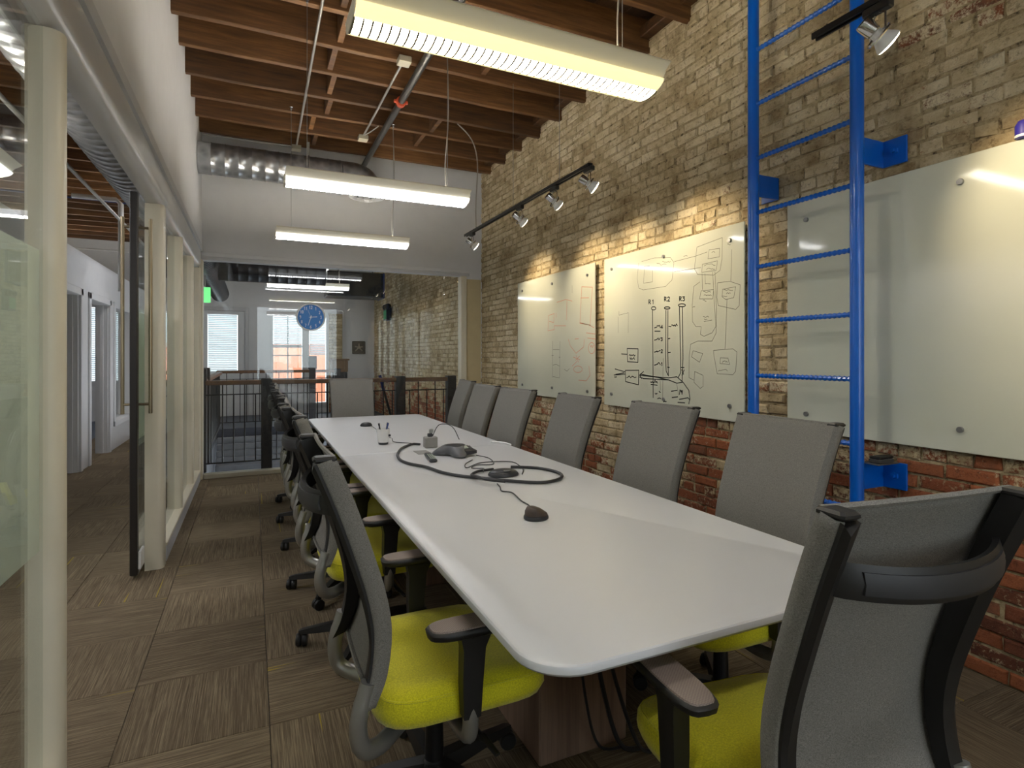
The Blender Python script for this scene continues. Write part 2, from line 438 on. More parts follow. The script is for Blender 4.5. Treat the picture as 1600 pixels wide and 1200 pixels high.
# ---- left wall: plaster above a glazed aluminium partition
wl = struct(B((XL-.095, YB, 2.60), (XL+.008, YF, ZC)).build('wall_left', 'wall_white'))
prof = [(-.622, 2.375), (-.595, 2.375)] + arc(-.595, 2.445, .07, -90, 0, 6)[1:] + [(-.525, 2.565), (-.622, 2.565)]
MB().prism(prof, YB, YF-.02).build('header_rail', 'header_grey', wl, smooth=30)
MB().prism([(-.622, 2.566), (-.508, 2.566), (-.508, 2.628), (-.516, 2.64), (-.622, 2.64)], YB, YF-.01).build('header_trim', 'wall_grey', wl)
MB().box((-.70, YB, 2.535), (-.6225, YF, 2.60)).build('door_track', 'header_metal', wl)
def post(y0, y1, x0, x1, z0=.0, z1=2.374, r=.035):
    poly = [(x0, y0), (x1-r, y0)] + arc(x1-r, y0+r, r, -90, 0, 5)[1:] + arc(x1-r, y1-r, r, 0, 90, 5) + [(x0, y1)]
    return MB().loft([[(p[0], p[1], z0) for p in poly], [(p[0], p[1], z1) for p in poly]]).build('post', 'post_cream', wl, smooth=35)
post(2.13, 2.215, -.615, XL, r=.038); post(4.29, 4.43, -.630, XL); 
for y in (5.38, 6.36): post(y, y+.075, -.630, XL, .12, r=.03)
post(7.14, 7.22, -.630, XL, 0, r=.03); post(.6, .74, -.64, XL); post(-1.0, -.86, -.64, XL); post(-2.6, -2.46, -.64, XL); post(YB, YB+.14, -.64, XL)
def ledge(y0, y1, x0=-.65):
    BB((x0, y0, .0), (XL, y1, .105), .003).build('base_plinth', 'wall_grey', wl)
    BB((x0-.002, y0, .105), (XL+.004, y1, .128), .004).build('sill', 'post_cream', wl)
ledge(4.435, 7.135); ledge(.745, 2.125, -.66); ledge(-.855, .595, -.66); ledge(-2.455, -1.005, -.66); ledge(YB+.145, -2.605, -.66)
def pane(y0, y1, xg, z0, z1, par=None, f0=.80, f1=1.70, yz=True):
    g = B((xg-.004, y0, z0), (xg+.004, y1, z1)).build('glass_pane', 'glass_clear', par or wl)
    f = B((xg-.0055, y0+.002, f0), (xg-.0042, y1-.002, f1)).build('frost_film', 'frost_film', g)
    return g
for y0, y1 in ((4.432, 5.378), (5.457, 6.358), (6.437, 7.138)): pane(y0, y1, -.585, .129, 2.373)
pane(.742, 2.128, -.575, .129, 2.373); pane(-.858, .598, -.59, .129, 2.373); pane(-2.458, -1.002, -.59, .129, 2.373); pane(YB+.142, -2.602, -.59, .129, 2.373)

# ---- sliding glass door, slid open along the hall side
d1 = struct(empty('door_1', (-.665, 4.13, 0)))
gd = B((-.006, .056, .055), (.006, 1.30, 2.36)).build('glass_pane', 'glass_clear', d1)
B((-.0085, .06, .80), (-.0065, 1.295, 1.70)).build('frost_film', 'frost_film', gd)
BB((-.020, 0, .03), (.020, .055, 2.40), .004).build('stile', 'door_edge', d1)
BB((-.020, 1.30, .03), (.020, 1.35, 2.40), .004).build('stile', 'door_edge', d1)
BB((-.018, .056, .02), (.018, 1.30, .055), .003).build('bottom_rail', 'header_metal', d1)
BB((-.018, .056, 2.36), (.018, 1.30, 2.40), .003).build('top_rail', 'header_metal', d1)
BB((-.012, .3, 2.401), (.012, .36, 2.534), .003).build('roller_hanger', 'header_metal', d1)
BB((-.012, 1.0, 2.401), (.012, 1.06, 2.534), .003).build('roller_hanger', 'header_metal', d1)
BB((.021, .02, .06), (.036, .15, .17), .003).build('floor_guide', 'white_plastic', d1)
for s in (1, -1):
    x = s * .075
    m = MB().tube([(x, .11, 1.02), (x, .11, 2.26)], .011, 10)
    for z in (1.08, 2.20): m.tube([(s*.0065, .11, z), (x, .11, z)], .008, 8)
    m.build('pull_handle', 'brass', d1, smooth=True)

# ---- far wall: plaster above, glass below, cream frame
wf = struct(MB().box((XL-.1, YF, 2.50), (XR, YF+.12, ZC)).box((2.60, YF, 0), (XR, YF+.12, 2.50)).build('wall_far', 'wall_white'))
B((2.60, YF-.004, 0), (XR-.02, YF-.0005, 2.44)).build('tan_panel', 'wall_tan', wf)
w1 = struct(empty('window_1', (0, YF, 0)))
BB((XL, -.02, 2.475), (2.69, .10, 2.515), .004).build('window_head', 'wall_grey', w1)
BB((XL, -.03, 2.515), (2.69, -.001, 2.56), .004).build('window_casing', 'wall_white', w1)
BB((2.565, -.035, 0), (2.645, .10, 2.475), .006).build('window_jamb', 'post_cream', w1)
BB((XL-.02, -.045, 0), (-.505, .10, 2.475), .006).build('window_jamb', 'post_cream', w1)
BB((-.50, -.02, 0), (2.565, .10, .05), .004).build('window_sill', 'box_metal', w1)
for a, b in ((-.503, .255), (.261, 1.042), (1.048, 2.342), (2.348, 2.565)):
    B((a, .03, .05), (b, .04, 2.475)).build('glass_pane', 'glass_clear', w1)
bs = struct(BB((2.66, YF-.02, 0), (XR-.01, YF-.005, .12), .003).build('baseboard_far', 'newel_dark'))

# ---- near wall behind the camera, with an unseen window added to let in fill light
wn = struct(MB().box((XH, YB-.12, -.2), (.1, YB, ZC)).box((2.5, YB-.12, -.2), (XR+.2, YB, ZC)).box((.1, YB-.12, -.2), (2.5, YB, .7)).box((.1, YB-.12, 2.9), (2.5, YB, ZC)).build('wall_near', 'wall_white'))
w2 = struct(empty('window_fill', (1.3, YB-.06, 0)))
for x in (-1.2, -.02, 1.16): BB((x, -.03, .7), (x+.04, .03, 2.9), .004).build('window_fill_mullion', 'wall_white', w2)
for a in (-1.16, .02): B((a, -.004, .7), (a+1.14, .004, 2.9)).build('glass_pane', 'glass_clear', w2)

# ---- hall and office wall beyond the door
wh = MB()
HX0, HX1 = -2.04, -1.88
def seg(y0, y1, z0, z1): wh.box((HX0, y0, z0), (HX1, y1, z1))
seg(YB, 6.3, 0, 2.65); seg(6.3, 8.30, 2.12, 2.65); seg(8.30, 8.78, 0, 2.65); seg(8.78, 9.82, 2.12, 2.65); seg(9.82, 10.2, 0, 2.65)
seg(10.2, 11.35, 0, .42); seg(10.2, 11.35, 2.12, 2.65); seg(11.35, YEND, 0, 2.65)
wh = struct(wh.build('wall_hall', 'wall_white'))
for y0, y1 in ((6.3, 8.30), (8.78, 9.82)):
    for a in (y0-.085, y1+.002): BB((HX1, a, 0), (HX1+.022, a+.085, 2.2), .005).build('door_casing', 'wall_white', wh)
    BB((HX1, y0-.085, 2.12), (HX1+.022, y1+.087, 2.205), .005).build('door_casing', 'wall_white', wh)
    MB().box((HX0+.02, y1-.02, 0), (HX1-.01, y1+.001, 2.12)).box((HX0+.06, y1-.034, 0), (HX1-.06, y1-.02, 2.12)).build('door_jamb', 'wall_white', wh)
for z in (.28, 1.02, 1.80): BB((-2.03, 8.255, z), (-2.005, 8.279, z+.1), .002).build('hinge', 'black_metal', wh)
for a, b, c, dd in ((10.12, 10.2, .35, 2.2), (11.35, 11.43, .35, 2.2)): BB((HX1, a, c), (HX1+.02, b, dd), .004).build('window_casing', 'wall_white', wh)
BB((HX1, 10.12, .34), (HX1+.03, 11.43, .42), .004).build('window_sill', 'wall_white', wh)
B((-1.97, 10.2, .42), (-1.96, 11.35, 2.12)).build('glass_pane', 'glass_clear', wh)
struct(BB((HX1, 11.43, 0), (HX1+.015, YEND, .12), .003).build('baseboard_hall', 'wall_tan'))
struct(B((XH-.1, YB, -.2), (XH, YEND, ZC)).build('wall_office', 'wall_white'))

# ---- far end wall of the building with its doors and windows (real openings to the sky)
openings = [(-3.55, -3.05, .85, 2.45), (-2.95, -2.45, .85, 2.45), (-.94, -.31, 1.03, 2.37), (.46, 1.12, .85, 2.37), (1.28, 1.68, .25, 2.37)]
we = MB()
xs = sorted({XH, XR} | {o[0] for o in openings} | {o[1] for o in openings})
for a, b in zip(xs, xs[1:]):
    hit = [o for o in openings if o[0] <= a + 1e-6 and o[1] >= b - 1e-6]
    if hit:
        we.box((a, YEND, -.2), (b, YEND+.15, hit[0][2])).box((a, YEND, hit[0][3]), (b, YEND+.15, ZC))
    else: we.box((a, YEND, -.2), (b, YEND+.15, ZC))
we = struct(we.build('wall_end', 'wall_white'))
def endwin(name, o, frame, blind_to=None, muntin=False):
    x0, x1, z0, z1 = o; r = struct(empty(name, ((x0+x1)/2, YEND, z0))); hw = (x1-x0)/2; hh = z1-z0
    MB().box((-hw-.06, -.03, -.06), (-hw, -.002, hh+.06)).box((hw, -.03, -.06), (hw+.06, -.002, hh+.06)).box((-hw, -.03, hh), (hw, -.002, hh+.06)).box((-hw, -.04, -.06), (hw, -.002, 0)).build('window_casing', frame, r)
    B((-hw, .06, 0), (hw, .068, hh)).build('glass_pane', 'glass_clear', r)
    if muntin:
        MB().box((-.015, .03, 0), (.015, .058, hh)).box((-hw, .03, .55), (hw, .058, .58)).box((-hw, .03, hh*.5), (hw, .058, hh*.5+.05)).build('muntin', 'white_plastic', r)
    if blind_to is not None:
        z = hh - .02
        while z > blind_to:
            MB().add([(-hw+.01, .012, z), (hw-.01, .012, z), (hw-.01, .036, z-.033), (-hw+.01, .036, z-.033), (-hw+.01, .012, z-.001), (hw-.01, .012, z-.001), (hw-.01, .036, z-.034), (-hw+.01, .036, z-.034)],
                     [(0,1,2,3),(7,6,5,4),(0,4,5,1),(2,6,7,3)]).build('blind_slat', 'blind_white', r); z -= .042
    return r
endwin('window_3', openings[0], 'wall_white', 0); endwin('window_4', openings[1], 'wall_white', 0)
endwin('window_5', openings[3], 'wall_white', .78, True); endwin('window_6', openings[4], 'wall_white', 1.2)
d2 = struct(empty('door_2', (-.63, YEND, 0)))
MB().box((-.56, -.05, 0), (-.47, -.002, 2.55)).box((.47, -.05, 0), (.56, -.002, 2.55)).box((-.47, -.05, 2.46), (.47, -.002, 2.55)).build('door_frame', 'wall_grey', d2)
MB().box((-.46, -.035, 0), (-.315, -.003, 2.45)).box((.325, -.035, 0), (.46, -.003, 2.45)).box((-.315, -.035, 2.38), (.325, -.003, 2.45)).box((-.315, -.035, 0), (.325, -.003, 1.02)).build('door_leaf', 'wall_white', d2)
BB((-.24, -.045, .2), (.24, -.0355, .8), .006).build('door_panel', 'wall_white', d2)
B((-.31, .06, 1.03), (.32, .068, 2.37)).build('glass_pane', 'glass_clear', d2)
z = 2.36
while z > 1.05:
    MB().add([(-.3, .012, z), (.31, .012, z), (.31, .036, z-.034), (-.3, .036, z-.034), (-.3, .012, z-.002), (.31, .012, z-.002), (.31, .036, z-.036), (-.3, .036, z-.036)],
             [(0,1,2,3),(7,6,5,4),(0,4,5,1),(2,6,7,3)]).build('blind_slat', 'blind_white', d2); z -= .042
MB().lathe([(.001, 0), (.022, .003), (.028, .02), (.02, .04), (.001, .045)], 12, (.40, -.036, 1.0), (0, -1, 0)).build('door_knob', 'brass', d2, smooth=True)
# brick pier inside the lobby beside the windows
pier = struct(B((1.74, YEND-.10, 0), (2.06, YEND-.002, 2.46)).build('trim_1', 'mortar'))
for r in range(32):
    for k in range(2):
        o0 = 1.745 + k*.158 - (.07 if r % 2 else 0); x0 = max(1.745, o0); x1 = min(2.055, o0+.148)
        if r % 2 and k == 1: x1 = 2.055
        bm_ = BB((x0, YEND-.113, r*.0755+.008), (x1, YEND-.099, r*.0755+.07), .004)
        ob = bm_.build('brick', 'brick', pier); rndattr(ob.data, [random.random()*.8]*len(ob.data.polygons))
BB((2.062, YEND-.06, 0), (2.12, YEND-.002, 2.55), .004).build('casing', 'wall_white', pier)
# brick building seen through the lobby window
nb = struct(B((.35, YEND+3.0, -.5), (3.2, YEND+3.2, 1.75)).build('wall_outside', 'red_building'))

# ---- stairwell
sw = struct(MB().box((-.62, VY1, -3.0), (XR, VY1+.02, -.2)).box((-.64, VY0, -3.0), (-.62, VY1, -.2)).box((-.62, VY0-.02, -3.0), (XR, VY0, -.2)).build('wall_stairwell', 'stair_grey'))
struct(B((-.62, VY0, -3.1), (XR, VY1+.02, -3.0)).build('floor_lower', 'floor_dark'))
ld = struct(BB((-.60, 9.75, -.78), (1.9, 11.3, -.66), .01).build('floor_landing', 'landing_white'))
for k in range(5):
    BB((-.60, 11.3+.17*k, -.66+.1*k), (.9, 11.3+.17*(k+1)-.002, -.56+.1*k), .006).build('stair_tread', 'stair_grey', ld)

# ================================================================== THINGS
# ---- conference table
tb = empty('conference_table', (1.11, 3.6, 0))
tag(tb, 'long white conference table with rounded corners running down the room', 'table')
def top(y0, y1, r0, r1):
    X = .59; pl = []
    pl += arc(-X+r0, y0+r0, r0, 180, 270, 8) if r0 else [(-X, y0)]
    pl += arc(X-r0, y0+r0, r0, 270, 360, 8) if r0 else [(X, y0)]
    pl += arc(X-r1, y1-r1, r1, 0, 90, 8) if r1 else [(X, y1)]
    pl += arc(-X+r1, y1-r1, r1, 90, 180, 8) if r1 else [(-X, y1)]
    cx, cy = 0, (y0+y1)/2
    def ins(d): return [(p[0] - math.copysign(min(d, abs(p[0])), p[0]), p[1] - math.copysign(d, p[1]-cy)) for p in pl]
    rings = [[(x, y, z) for x, y in ins(d)] for d, z in ((.022, .706), (.006, .714), (.0, .722), (.0, .732), (.002, .737), (.006, .74))]
    return MB().loft(rings)
top(-2.60, .178, .12, 0).build('tabletop', 'table_white', tb, smooth=30)
top(.181, 2.60, 0, .08).build('tabletop', 'table_white', tb, smooth=30)
for y in (-1.92, -.30, 1.45):
    p = BB((-.235, y, 0), (.12, y+.5, .705), .006).build('pedestal', 'walnut', tb)
B((-.12, .02, .7402), (-.03, .16, .7425)).build('cable_hatch', 'adapter_grey', tb)
MB().box((-.06, -1.41, .56), (.0, -.31, .70)).box((-.06, .21, .56), (.0, 1.44, .70)).build('modesty_rail', 'walnut', tb)

# ---- office chairs
def chair_proto():
    r = empty('office_chair')
    # seat cushion: rounded superellipse rings
    def ring(hx, y0, y1, z, drop=0, n=28, e=.42):
        out = []
        for k in range(n):
            a = 2*PI*k/n; cx, sy = math.cos(a), math.sin(a)
            x = math.copysign(abs(cx)**e, cx)*hx; t_ = math.copysign(abs(sy)**e, sy); y = (y0+y1)/2 + t_*(y1-y0)/2
            out.append((x, y, z - drop*max(0, (t_-.3)/.7)**2))
        return out
    m = MB().loft([ring(.23, -.195, .25, .385), ring(.256, -.222, .29, .395, .01), ring(.264, -.23, .302, .42, .015), ring(.262, -.228, .30, .454, .02), ring(.25, -.216, .284, .476, .028), ring(.20, -.175, .22, .483, .02), ring(.08, -.07, .09, .477, .0)])
    seat = m.build('seat', 'seat_fabric', r, smooth=60)
    MB().tube([(p[0]*1.0, p[1], p[2]) for p in ring(.2565, -.222, .292, .465, .024)] + [ring(.2565, -.222, .292, .465, .024)[0]], .0035, 5).build('piping', 'seat_fabric', seat, smooth=True)
    MB().loft([ring(.15, -.13, .15, .355), ring(.2, -.17, .2, .372), ring(.235, -.2, .245, .386)]).build('seat_pan', 'black_plastic', r, smooth=60)
    MB().bbox((-.085, -.14, .315), (.085, .12, .36), .02).build('mechanism', 'black_plastic', r)
    # back side profile  (y, z)
    prof = smoothpath([(-.235, .475, 0), (-.205, .545, 0), (-.192, .65, 0), (-.205, .75, 0), (-.24, .87, 0), (-.285, 1.0, 0), (-.335, 1.125, 0)], 4)
    hw = .238
    rows = []
    for i, p in enumerate(prof):
        y, z = p.x, p.y; t_ = i/(len(prof)-1)
        w_ = hw - .012*math.sin(PI*t_)
        row = [(-w_+.004, y-.042, z-.012), (-w_-.006, y-.034, z-.01), (-w_-.008, y-.01, z-.003), (-w_, y+.006, z), (-w_+.018, y+.006, z)]
        nmid = 7
        for k in range(1, nmid): 
            u = -1 + 2*k/nmid; row.append((u*(w_-.018), y + .006 - .018*(1-u*u)*(0.4+.6*math.sin(PI*t_)), z))
        row += [(w_-.018, y+.006, z), (w_, y+.006, z), (w_+.008, y-.01, z-.003), (w_+.006, y-.034, z-.01), (w_-.004, y-.042, z-.012)]
        rows.append(row)
    bk = MB().loft(rows, caps=False, closed=False).build('backrest_mesh', 'back_mesh', r, smooth=50, fix=False)
    so = bk.modifiers.new('thick', 'SOLIDIFY'); so.thickness = .003; so.offset = 0
    for (ra, zz) in ((0, 0), (len(rows)-1, 1)):
        q = rows[ra][3:-3]; MB().tube([(p[0], p[1]-.004, p[2]) for p in q], .0065, 6).build('hem', 'back_mesh', bk, smooth=True)
    for s in (-1, 1):
        rings = []
        for i, p in enumerate(prof):
            y, z = p.x, p.y; t_ = i/(len(prof)-1); w_ = hw - .012*math.sin(PI*t_)
            a, b = s*(w_-.034), s*(w_+.002)
            rings.append([(a, y-.006, z), (b, y-.004, z), (b, y-.046, z-.014), (s*(w_-.008), y-.05, z-.033), (a, y-.046, z-.014)])
        y, z = prof[-1].x, prof[-1].y
        MB().loft(rings).build('upright', 'black_plastic', r, smooth=30)
        MB().bbox((min(s*(hw-.036), s*(hw+.007)), y-.048, z-.010), (max(s*(hw-.036), s*(hw+.007)), y+.009, z+.005), .005).build('end_cap', 'black_plastic', r)
        # silver J tube
        P = smoothpath([(s*.226, -.246, .535), (s*.227, -.262, .48), (s*.227, -.272, .42), (s*.222, -.258, .362), (s*.19, -.21, .338), (s*.12, -.14, .335), (s*.07, -.09, .338)], 4)
        MB().tube(P, [.021]*4 + [.0235]*(len(P)-4), 12).build('back_tube', 'silver', r, smooth=50)
        # arm
        ar = MB().loft([[(s*.285 + dx*k1, .0 + dy*k2 + oy, z) for dx, dy in ((-.021,-.03),(.021,-.03),(.026,0),(.021,.03),(-.021,.03),(-.026,0))] for z, k1, k2, oy in ((.415, .85, .8, .015), (.50, .95, .95, .015), (.60, 1.0, 1.05, .02), (.642, 1.1, 1.5, .025))]).build('arm', 'black_plastic', r, smooth=40)
        MB().tube(smoothpath([(s*.285, .015, .46), (s*.286, .015, .40), (s*.27, .015, .352), (s*.2, .015, .335), (s*.1, .01, .335)], 4), .022, 10).build('arm_bracket', 'silver', ar, smooth=50)
        def pad(hx, ya, yb, z, e=.55, n=24):
            return [(s*.287 + math.copysign(abs(math.cos(a))**e, math.cos(a))*hx, (ya+yb)/2 + math.copysign(abs(math.sin(a))**e, math.sin(a))*(yb-ya)/2, z) for a in [2*PI*k/n for k in range(n)]]
        MB().loft([pad(.036, -.085, .165, .640), pad(.047, -.105, .18, .648), pad(.049, -.108, .182, .661), pad(.044, -.102, .176, .667)]).build('arm_rest', 'black_plastic', ar, smooth=50)
        MB().loft([pad(.042, -.10, .174, .6665), pad(.040, -.098, .172, .6705), pad(.03, -.085, .16, .672)]).build('arm_pad', 'arm_pad', ar, smooth=50)
    # lumbar band bowing out behind
    rings = []
    for k in range(19):
        u = -1 + 2*k/18; y = -.322 - .066*(1 - abs(u)**2.2); x = u*(hw-.016)
        zc = 1.005 - .012*(1-u*u); dy = .012
        nx = .5*u
        rings.append([(x, y+dy*.6, zc-.027), (x, y-dy*.4, zc-.031), (x, y-dy, zc), (x, y-dy*.2, zc+.031), (x, y+dy*.8, zc+.027)])
    for ri in (rings[0], rings[-1]):
        for i, p in enumerate(ri): ri[i] = (p[0], p[1]+.012, p[2])
    band = MB().loft(rings).build('lumbar_band', 'black_plastic', r, smooth=45)
    ins = []
    for k in range(2, 17):
        u = -1 + 2*k/18; y = -.322 - .066*(1 - abs(u)**2.2); x = u*(hw-.016); zc = 1.005 - .012*(1-u*u)
        ins.append([(x, y-.0125, zc-.019), (x, y-.0145, zc), (x, y-.0105, zc+.019), (x, y-.004, zc+.019), (x, y-.004, zc-.019)])
    MB().loft(ins).build('band_inset', 'cable_black', band, smooth=45)
    # base
    MB().lathe([(.035, .06), (.042, .075), (.04, .115), (.03, .125), (.027, .25), (.02, .252), (.02, .33)], 16).build('column', 'black_metal', r, smooth=40)
    for k in range(5):
        a = 2*PI*k/5 + PI/2 + .35; c_, s_ = math.cos(a), math.sin(a)
        def lp(d, w_, z0, z1): return [(c_*d - s_*w_, s_*d + c_*w_, z0), (c_*d + s_*w_, s_*d - c_*w_, z0), (c_*d + s_*w_*.7, s_*d - c_*w_*.7, z1), (c_*d - s_*w_*.7, s_*d + c_*w_*.7, z1)]
        leg = MB().loft([lp(.025, .03, .07, .12), lp(.12, .026, .068, .11), lp(.24, .02, .062, .092), lp(.315, .017, .06, .08), lp(.332, .01, .062, .074)]).build('leg', 'black_plastic', r, smooth=25)
        cx, cy = c_*.318, s_*.318; ca = a + 1.1 + k
        m = MB()
        for q in (-1, 1):
            o_ = Vector((math.cos(ca)*.014*q, math.sin(ca)*.014*q, 0)); ax = Vector((math.cos(ca), math.sin(ca), 0))
            m.lathe([(.012, -.011), (.027, -.0105), (.0295, -.006), (.0295, .006), (.027, .0105), (.012, .011)], 14, Vector((cx, cy, .0295)) + o_, ax)
        m.tube([(cx, cy, .03), (cx, cy, .066)], .008, 8)
        m.build('caster', 'black_plastic', leg, smooth=35)
    MB().tube([(.06, .03, .345), (.2, .05, .335), (.26, .06, .328)], [.006, .006, .006], 8).tube([(.255, .06, .329), (.33, .075, .318)], [.012, .009], 8, sy=.5).build('lever', 'black_plastic', r, smooth=40)
    return r
proto = chair_proto()
R_, L_ = PI/2, -PI/2    # facing -x, facing +x
chairs = [
 (.52, 1.715, L_, 'nearest green-seated mesh chair on the carpet side of the white table'),
 (.525, 2.80, L_+.05, 'second green-seated mesh chair from the camera on the carpet side of the table'),
 (.515, 3.50, L_-.04, 'third green-seated mesh chair from the camera on the carpet side of the table'),
 (.52, 4.26, L_+.03, 'fourth mesh chair from the camera on the carpet side of the table'),
 (.515, 4.98, L_, 'fifth mesh chair from the camera on the carpet side of the table'),
 (.53, 5.68, L_-.05, 'farthest mesh chair on the carpet side, beside the stair railing glass'),
 (1.66, 1.66, R_-.02, 'grey mesh chair on the brick side right in front of the blue ladder'),
 (1.655, 2.405, R_+.03, 'grey mesh chair on the brick side below the diagrams of the middle glass board'),
 (1.62, 3.235, R_-.02, 'grey mesh chair on the brick side under the gap between two glass boards'),
 (1.575, 4.035, R_+.1, 'grey mesh chair on the brick side below the glass board with red sketches'),
 (1.585, 4.74, R_+.02, 'grey mesh chair second from the far end on the brick side'),
 (1.76, 5.765, R_-.08, 'grey mesh chair farthest along the brick side, beside the tan jamb'),
 (1.03, 6.30, PI, 'grey mesh chair at the far head of the table before the glass'),
 (1.14, .95, -.11, 'large foreground mesh chair seen from behind at the near table end'),
]
for i, (x, y, rz, lab) in enumerate(chairs):
    o = proto if i == 0 else copy_tree(proto)
    o.location = (x, y, 0); o.rotation_euler = (0, 0, rz)
    tag(o, lab, 'chair', 'mesh office chairs around the conference table')

# ---- frosted glass boards
def stroke(m, pts, wd, X, c5=None):
    # a thin ribbon of marker ink lying on the board face (points are y, z on the board)
    for (a, b) in zip(pts, pts[1:]):
        d_ = Vector((b[0]-a[0], b[1]-a[1]));
        if d_.length < 1e-5: continue
        d_.normalize(); n_ = Vector((-d_.y, d_.x))*wd/2; e = d_*wd*.3
        q = [(a[0]-e.x+n_.x, a[1]-e.y+n_.y), (b[0]+e.x+n_.x, b[1]+e.y+n_.y), (b[0]+e.x-n_.x, b[1]+e.y-n_.y), (a[0]-e.x-n_.x, a[1]-e.y-n_.y)]
        m.add([(X, *p) for p in q], [(0, 1, 2, 3)])
BX = 2.83
def board(name_lab, y0, y1, z0, z1, bolts):
    r = empty('glass_board', (BX, (y0+y1)/2, z0))
    cy = (y0+y1)/2
    BB((0, y0-cy, 0), (.010, y1-cy, z1-z0), .002).build('panel', 'board_glass', r)
    for (y, z) in bolts:
        MB().lathe([(.002, -.012), (.0125, -.012), (.0135, -.010), (.0135, .0), (.009, .0), (.009, .027)], 14, (0, y-cy, z-z0), (1, 0, 0)).build('standoff', 'steel', r, smooth=35)
    tag(r, name_lab, 'whiteboard', 'frosted glass boards along the brick wall')
    return r, cy, z0
b1 = board('smallest frosted glass board with faint red marker sketches near the far corner', 4.345, 5.99, .96, 2.24, [(5.86, 2.14), (5.15, 2.14), (4.47, 2.14), (5.86, 1.06), (5.15, 1.06), (4.47, 1.06)])
b2 = board('middle frosted glass board covered in black marker diagrams beside the ladder', 2.632, 4.197, .96, 2.24, [(4.08, 2.14), (3.40, 2.14), (2.75, 2.14), (4.08, 1.06), (3.40, 1.06), (2.75, 1.06)])
b3 = board('blank frosted glass board behind the blue ladder at the right edge', .55, 2.316, .96, 2.262, [(2.19, 2.15), (1.43, 2.15), (.68, 2.15), (2.19, 1.06), (1.43, 1.06), (.68, 1.06)])
DIG = {'0': [[(.5,1),(.15,.8),(.1,.4),(.3,.05),(.7,.05),(.9,.4),(.85,.8),(.5,1)]], '1': [[(.3,.8),(.55,1),(.55,0)]], '2': [[(.1,.8),(.4,1),(.8,.9),(.8,.6),(.1,0),(.9,0)]],
       '3': [[(.1,.95),(.8,.95),(.4,.58),(.8,.45),(.75,.1),(.4,0),(.1,.1)]], '4': [[(.7,0),(.7,1),(.1,.3),(.95,.3)]], '5': [[(.85,1),(.2,1),(.15,.55),(.6,.6),(.9,.35),(.6,.02),(.1,.08)]],
       '6': [[(.75,1),(.3,.7),(.12,.3),(.4,0),(.8,.15),(.8,.42),(.5,.55),(.15,.35)]], '7': [[(.1,1),(.9,1),(.4,0)]], '8': [[(.5,.55),(.15,.75),(.5,1),(.85,.75),(.5,.55),(.1,.25),(.5,0),(.9,.25),(.5,.55)]],
       '9': [[(.85,.65),(.5,.48),(.15,.7),(.5,1),(.85,.75),(.8,.3),(.5,0)]], 'R': [[(.15,0),(.15,1),(.75,.9),(.7,.55),(.2,.5),(.85,0)]]}
def inkpx(pts, brd, x0=940, y0=360, k=4.0):
    r, cy, z0 = brd; out = []
    for p in pts:
        q = onx(x0 + p[0]/k, y0 + p[1]/k, BX - .0006); out.append((q.y - cy, q.z - z0))
    return out
def drawpx(brd, strokes, wd, mat, x0=940, y0=360, k=4.0):
    m = MB()
    for s_ in strokes: stroke(m, inkpx(s_, brd, x0, y0, k), wd, -.0006)
    return tag(m.build('marker_drawing', mat, brd[0], fix=False), kind='stuff')
def ell(cx, cy, rx, ry, n=14): return [(cx+rx*math.cos(2*PI*i/n), cy+ry*math.sin(2*PI*i/n)) for i in range(n+1)]
def txt(ch, x, y, w_, h_): return [[(x+p[0]*w_, y-p[1]*h_) for p in s_] for s_ in DIG[ch]]
def scrib(x, y, w_, h_, n=7):
    return [(x + w_*i/n, y + random.uniform(-h_, h_)/2) for i in range(n+1)]
blk = []
for X_, lab in ((292, '1'), (390, '2'), (484, '3')):
    dx = {'1': 0, '2': 0, '3': 0}[lab]; yy = {'1': 460, '2': 442, '3': 440}[lab]
    blk += txt('R', X_, yy, 18, 26) + txt(lab, X_+20, yy, 18, 26)
blk += [ell(325, 487, 14, 10), ell(410, 485, 18, 7), ell(502, 468, 22, 9)]
blk += [[(318,500),(320,780),(322,1045)], [(402,500),(400,800),(404,880),(418,910)], [(415,500),(414,760),(417,905)], [(486,480),(494,800),(494,890),(478,920)], [(505,482),(508,800),(503,950)]]
for y_, n_ in ((605, '4'), (682, '3'), (757, '2'), (838, '1')):
    blk += [[(330, y_+4), (345, y_)], scrib(345, y_-4, 22, 16, 5)] + txt(n_, 370, y_+8, 12, 20)
blk += [[(332, 630), (366, 630)], [(420, 600), (435, 602)], scrib(437, 592, 36, 16, 6), [(415,677),(428,675)], [(415,763),(430,762)], [(412,855),(424,857)], [(496,857),(516,857)]]
blk += [[(160,738),(228,740),(227,825),(162,820),(160,738)], [(124,772),(158,774)], scrib(172, 780, 38, 14), scrib(176, 800, 30, 14),
        [(148,875),(232,874),(230,965),(150,945),(148,875)], [(84,866),(146,884)], [(78,904),(146,898)], [(88,900),(140,890)], scrib(156, 915, 60, 14), scrib(80, 915, 14, 10, 3),
        [(236,906),(300,912),(420,922)], [(240,898),(330,915),(420,935)], [(236,916),(262,926),(420,935)], [(262,882),(238,904),(250,926)],
        scrib(306, 945, 44, 22, 8), [(308,962),(348,968)], scrib(335, 1022, 12, 8, 3), scrib(360, 1010, 8, 12, 3), scrib(350, 1050, 20, 6, 3), scrib(385, 1070, 20, 8, 4)]
blk += [[(420,922),(470,915),(510,950),(545,1000),(552,1050),(545,1085)], [(420,935),(470,955),(500,950)], [(436,1005),(472,1000)], [(440,1045),(476,1040)], [(476,1075),(520,1078)],
        scrib(486, 1010, 20, 34, 6), [(486,1056),(540,1046),(552,1060)], [(500,870),(512,900)], [(516,872),(502,905)]]
drawpx(b2, blk, .0075, 'marker_black')
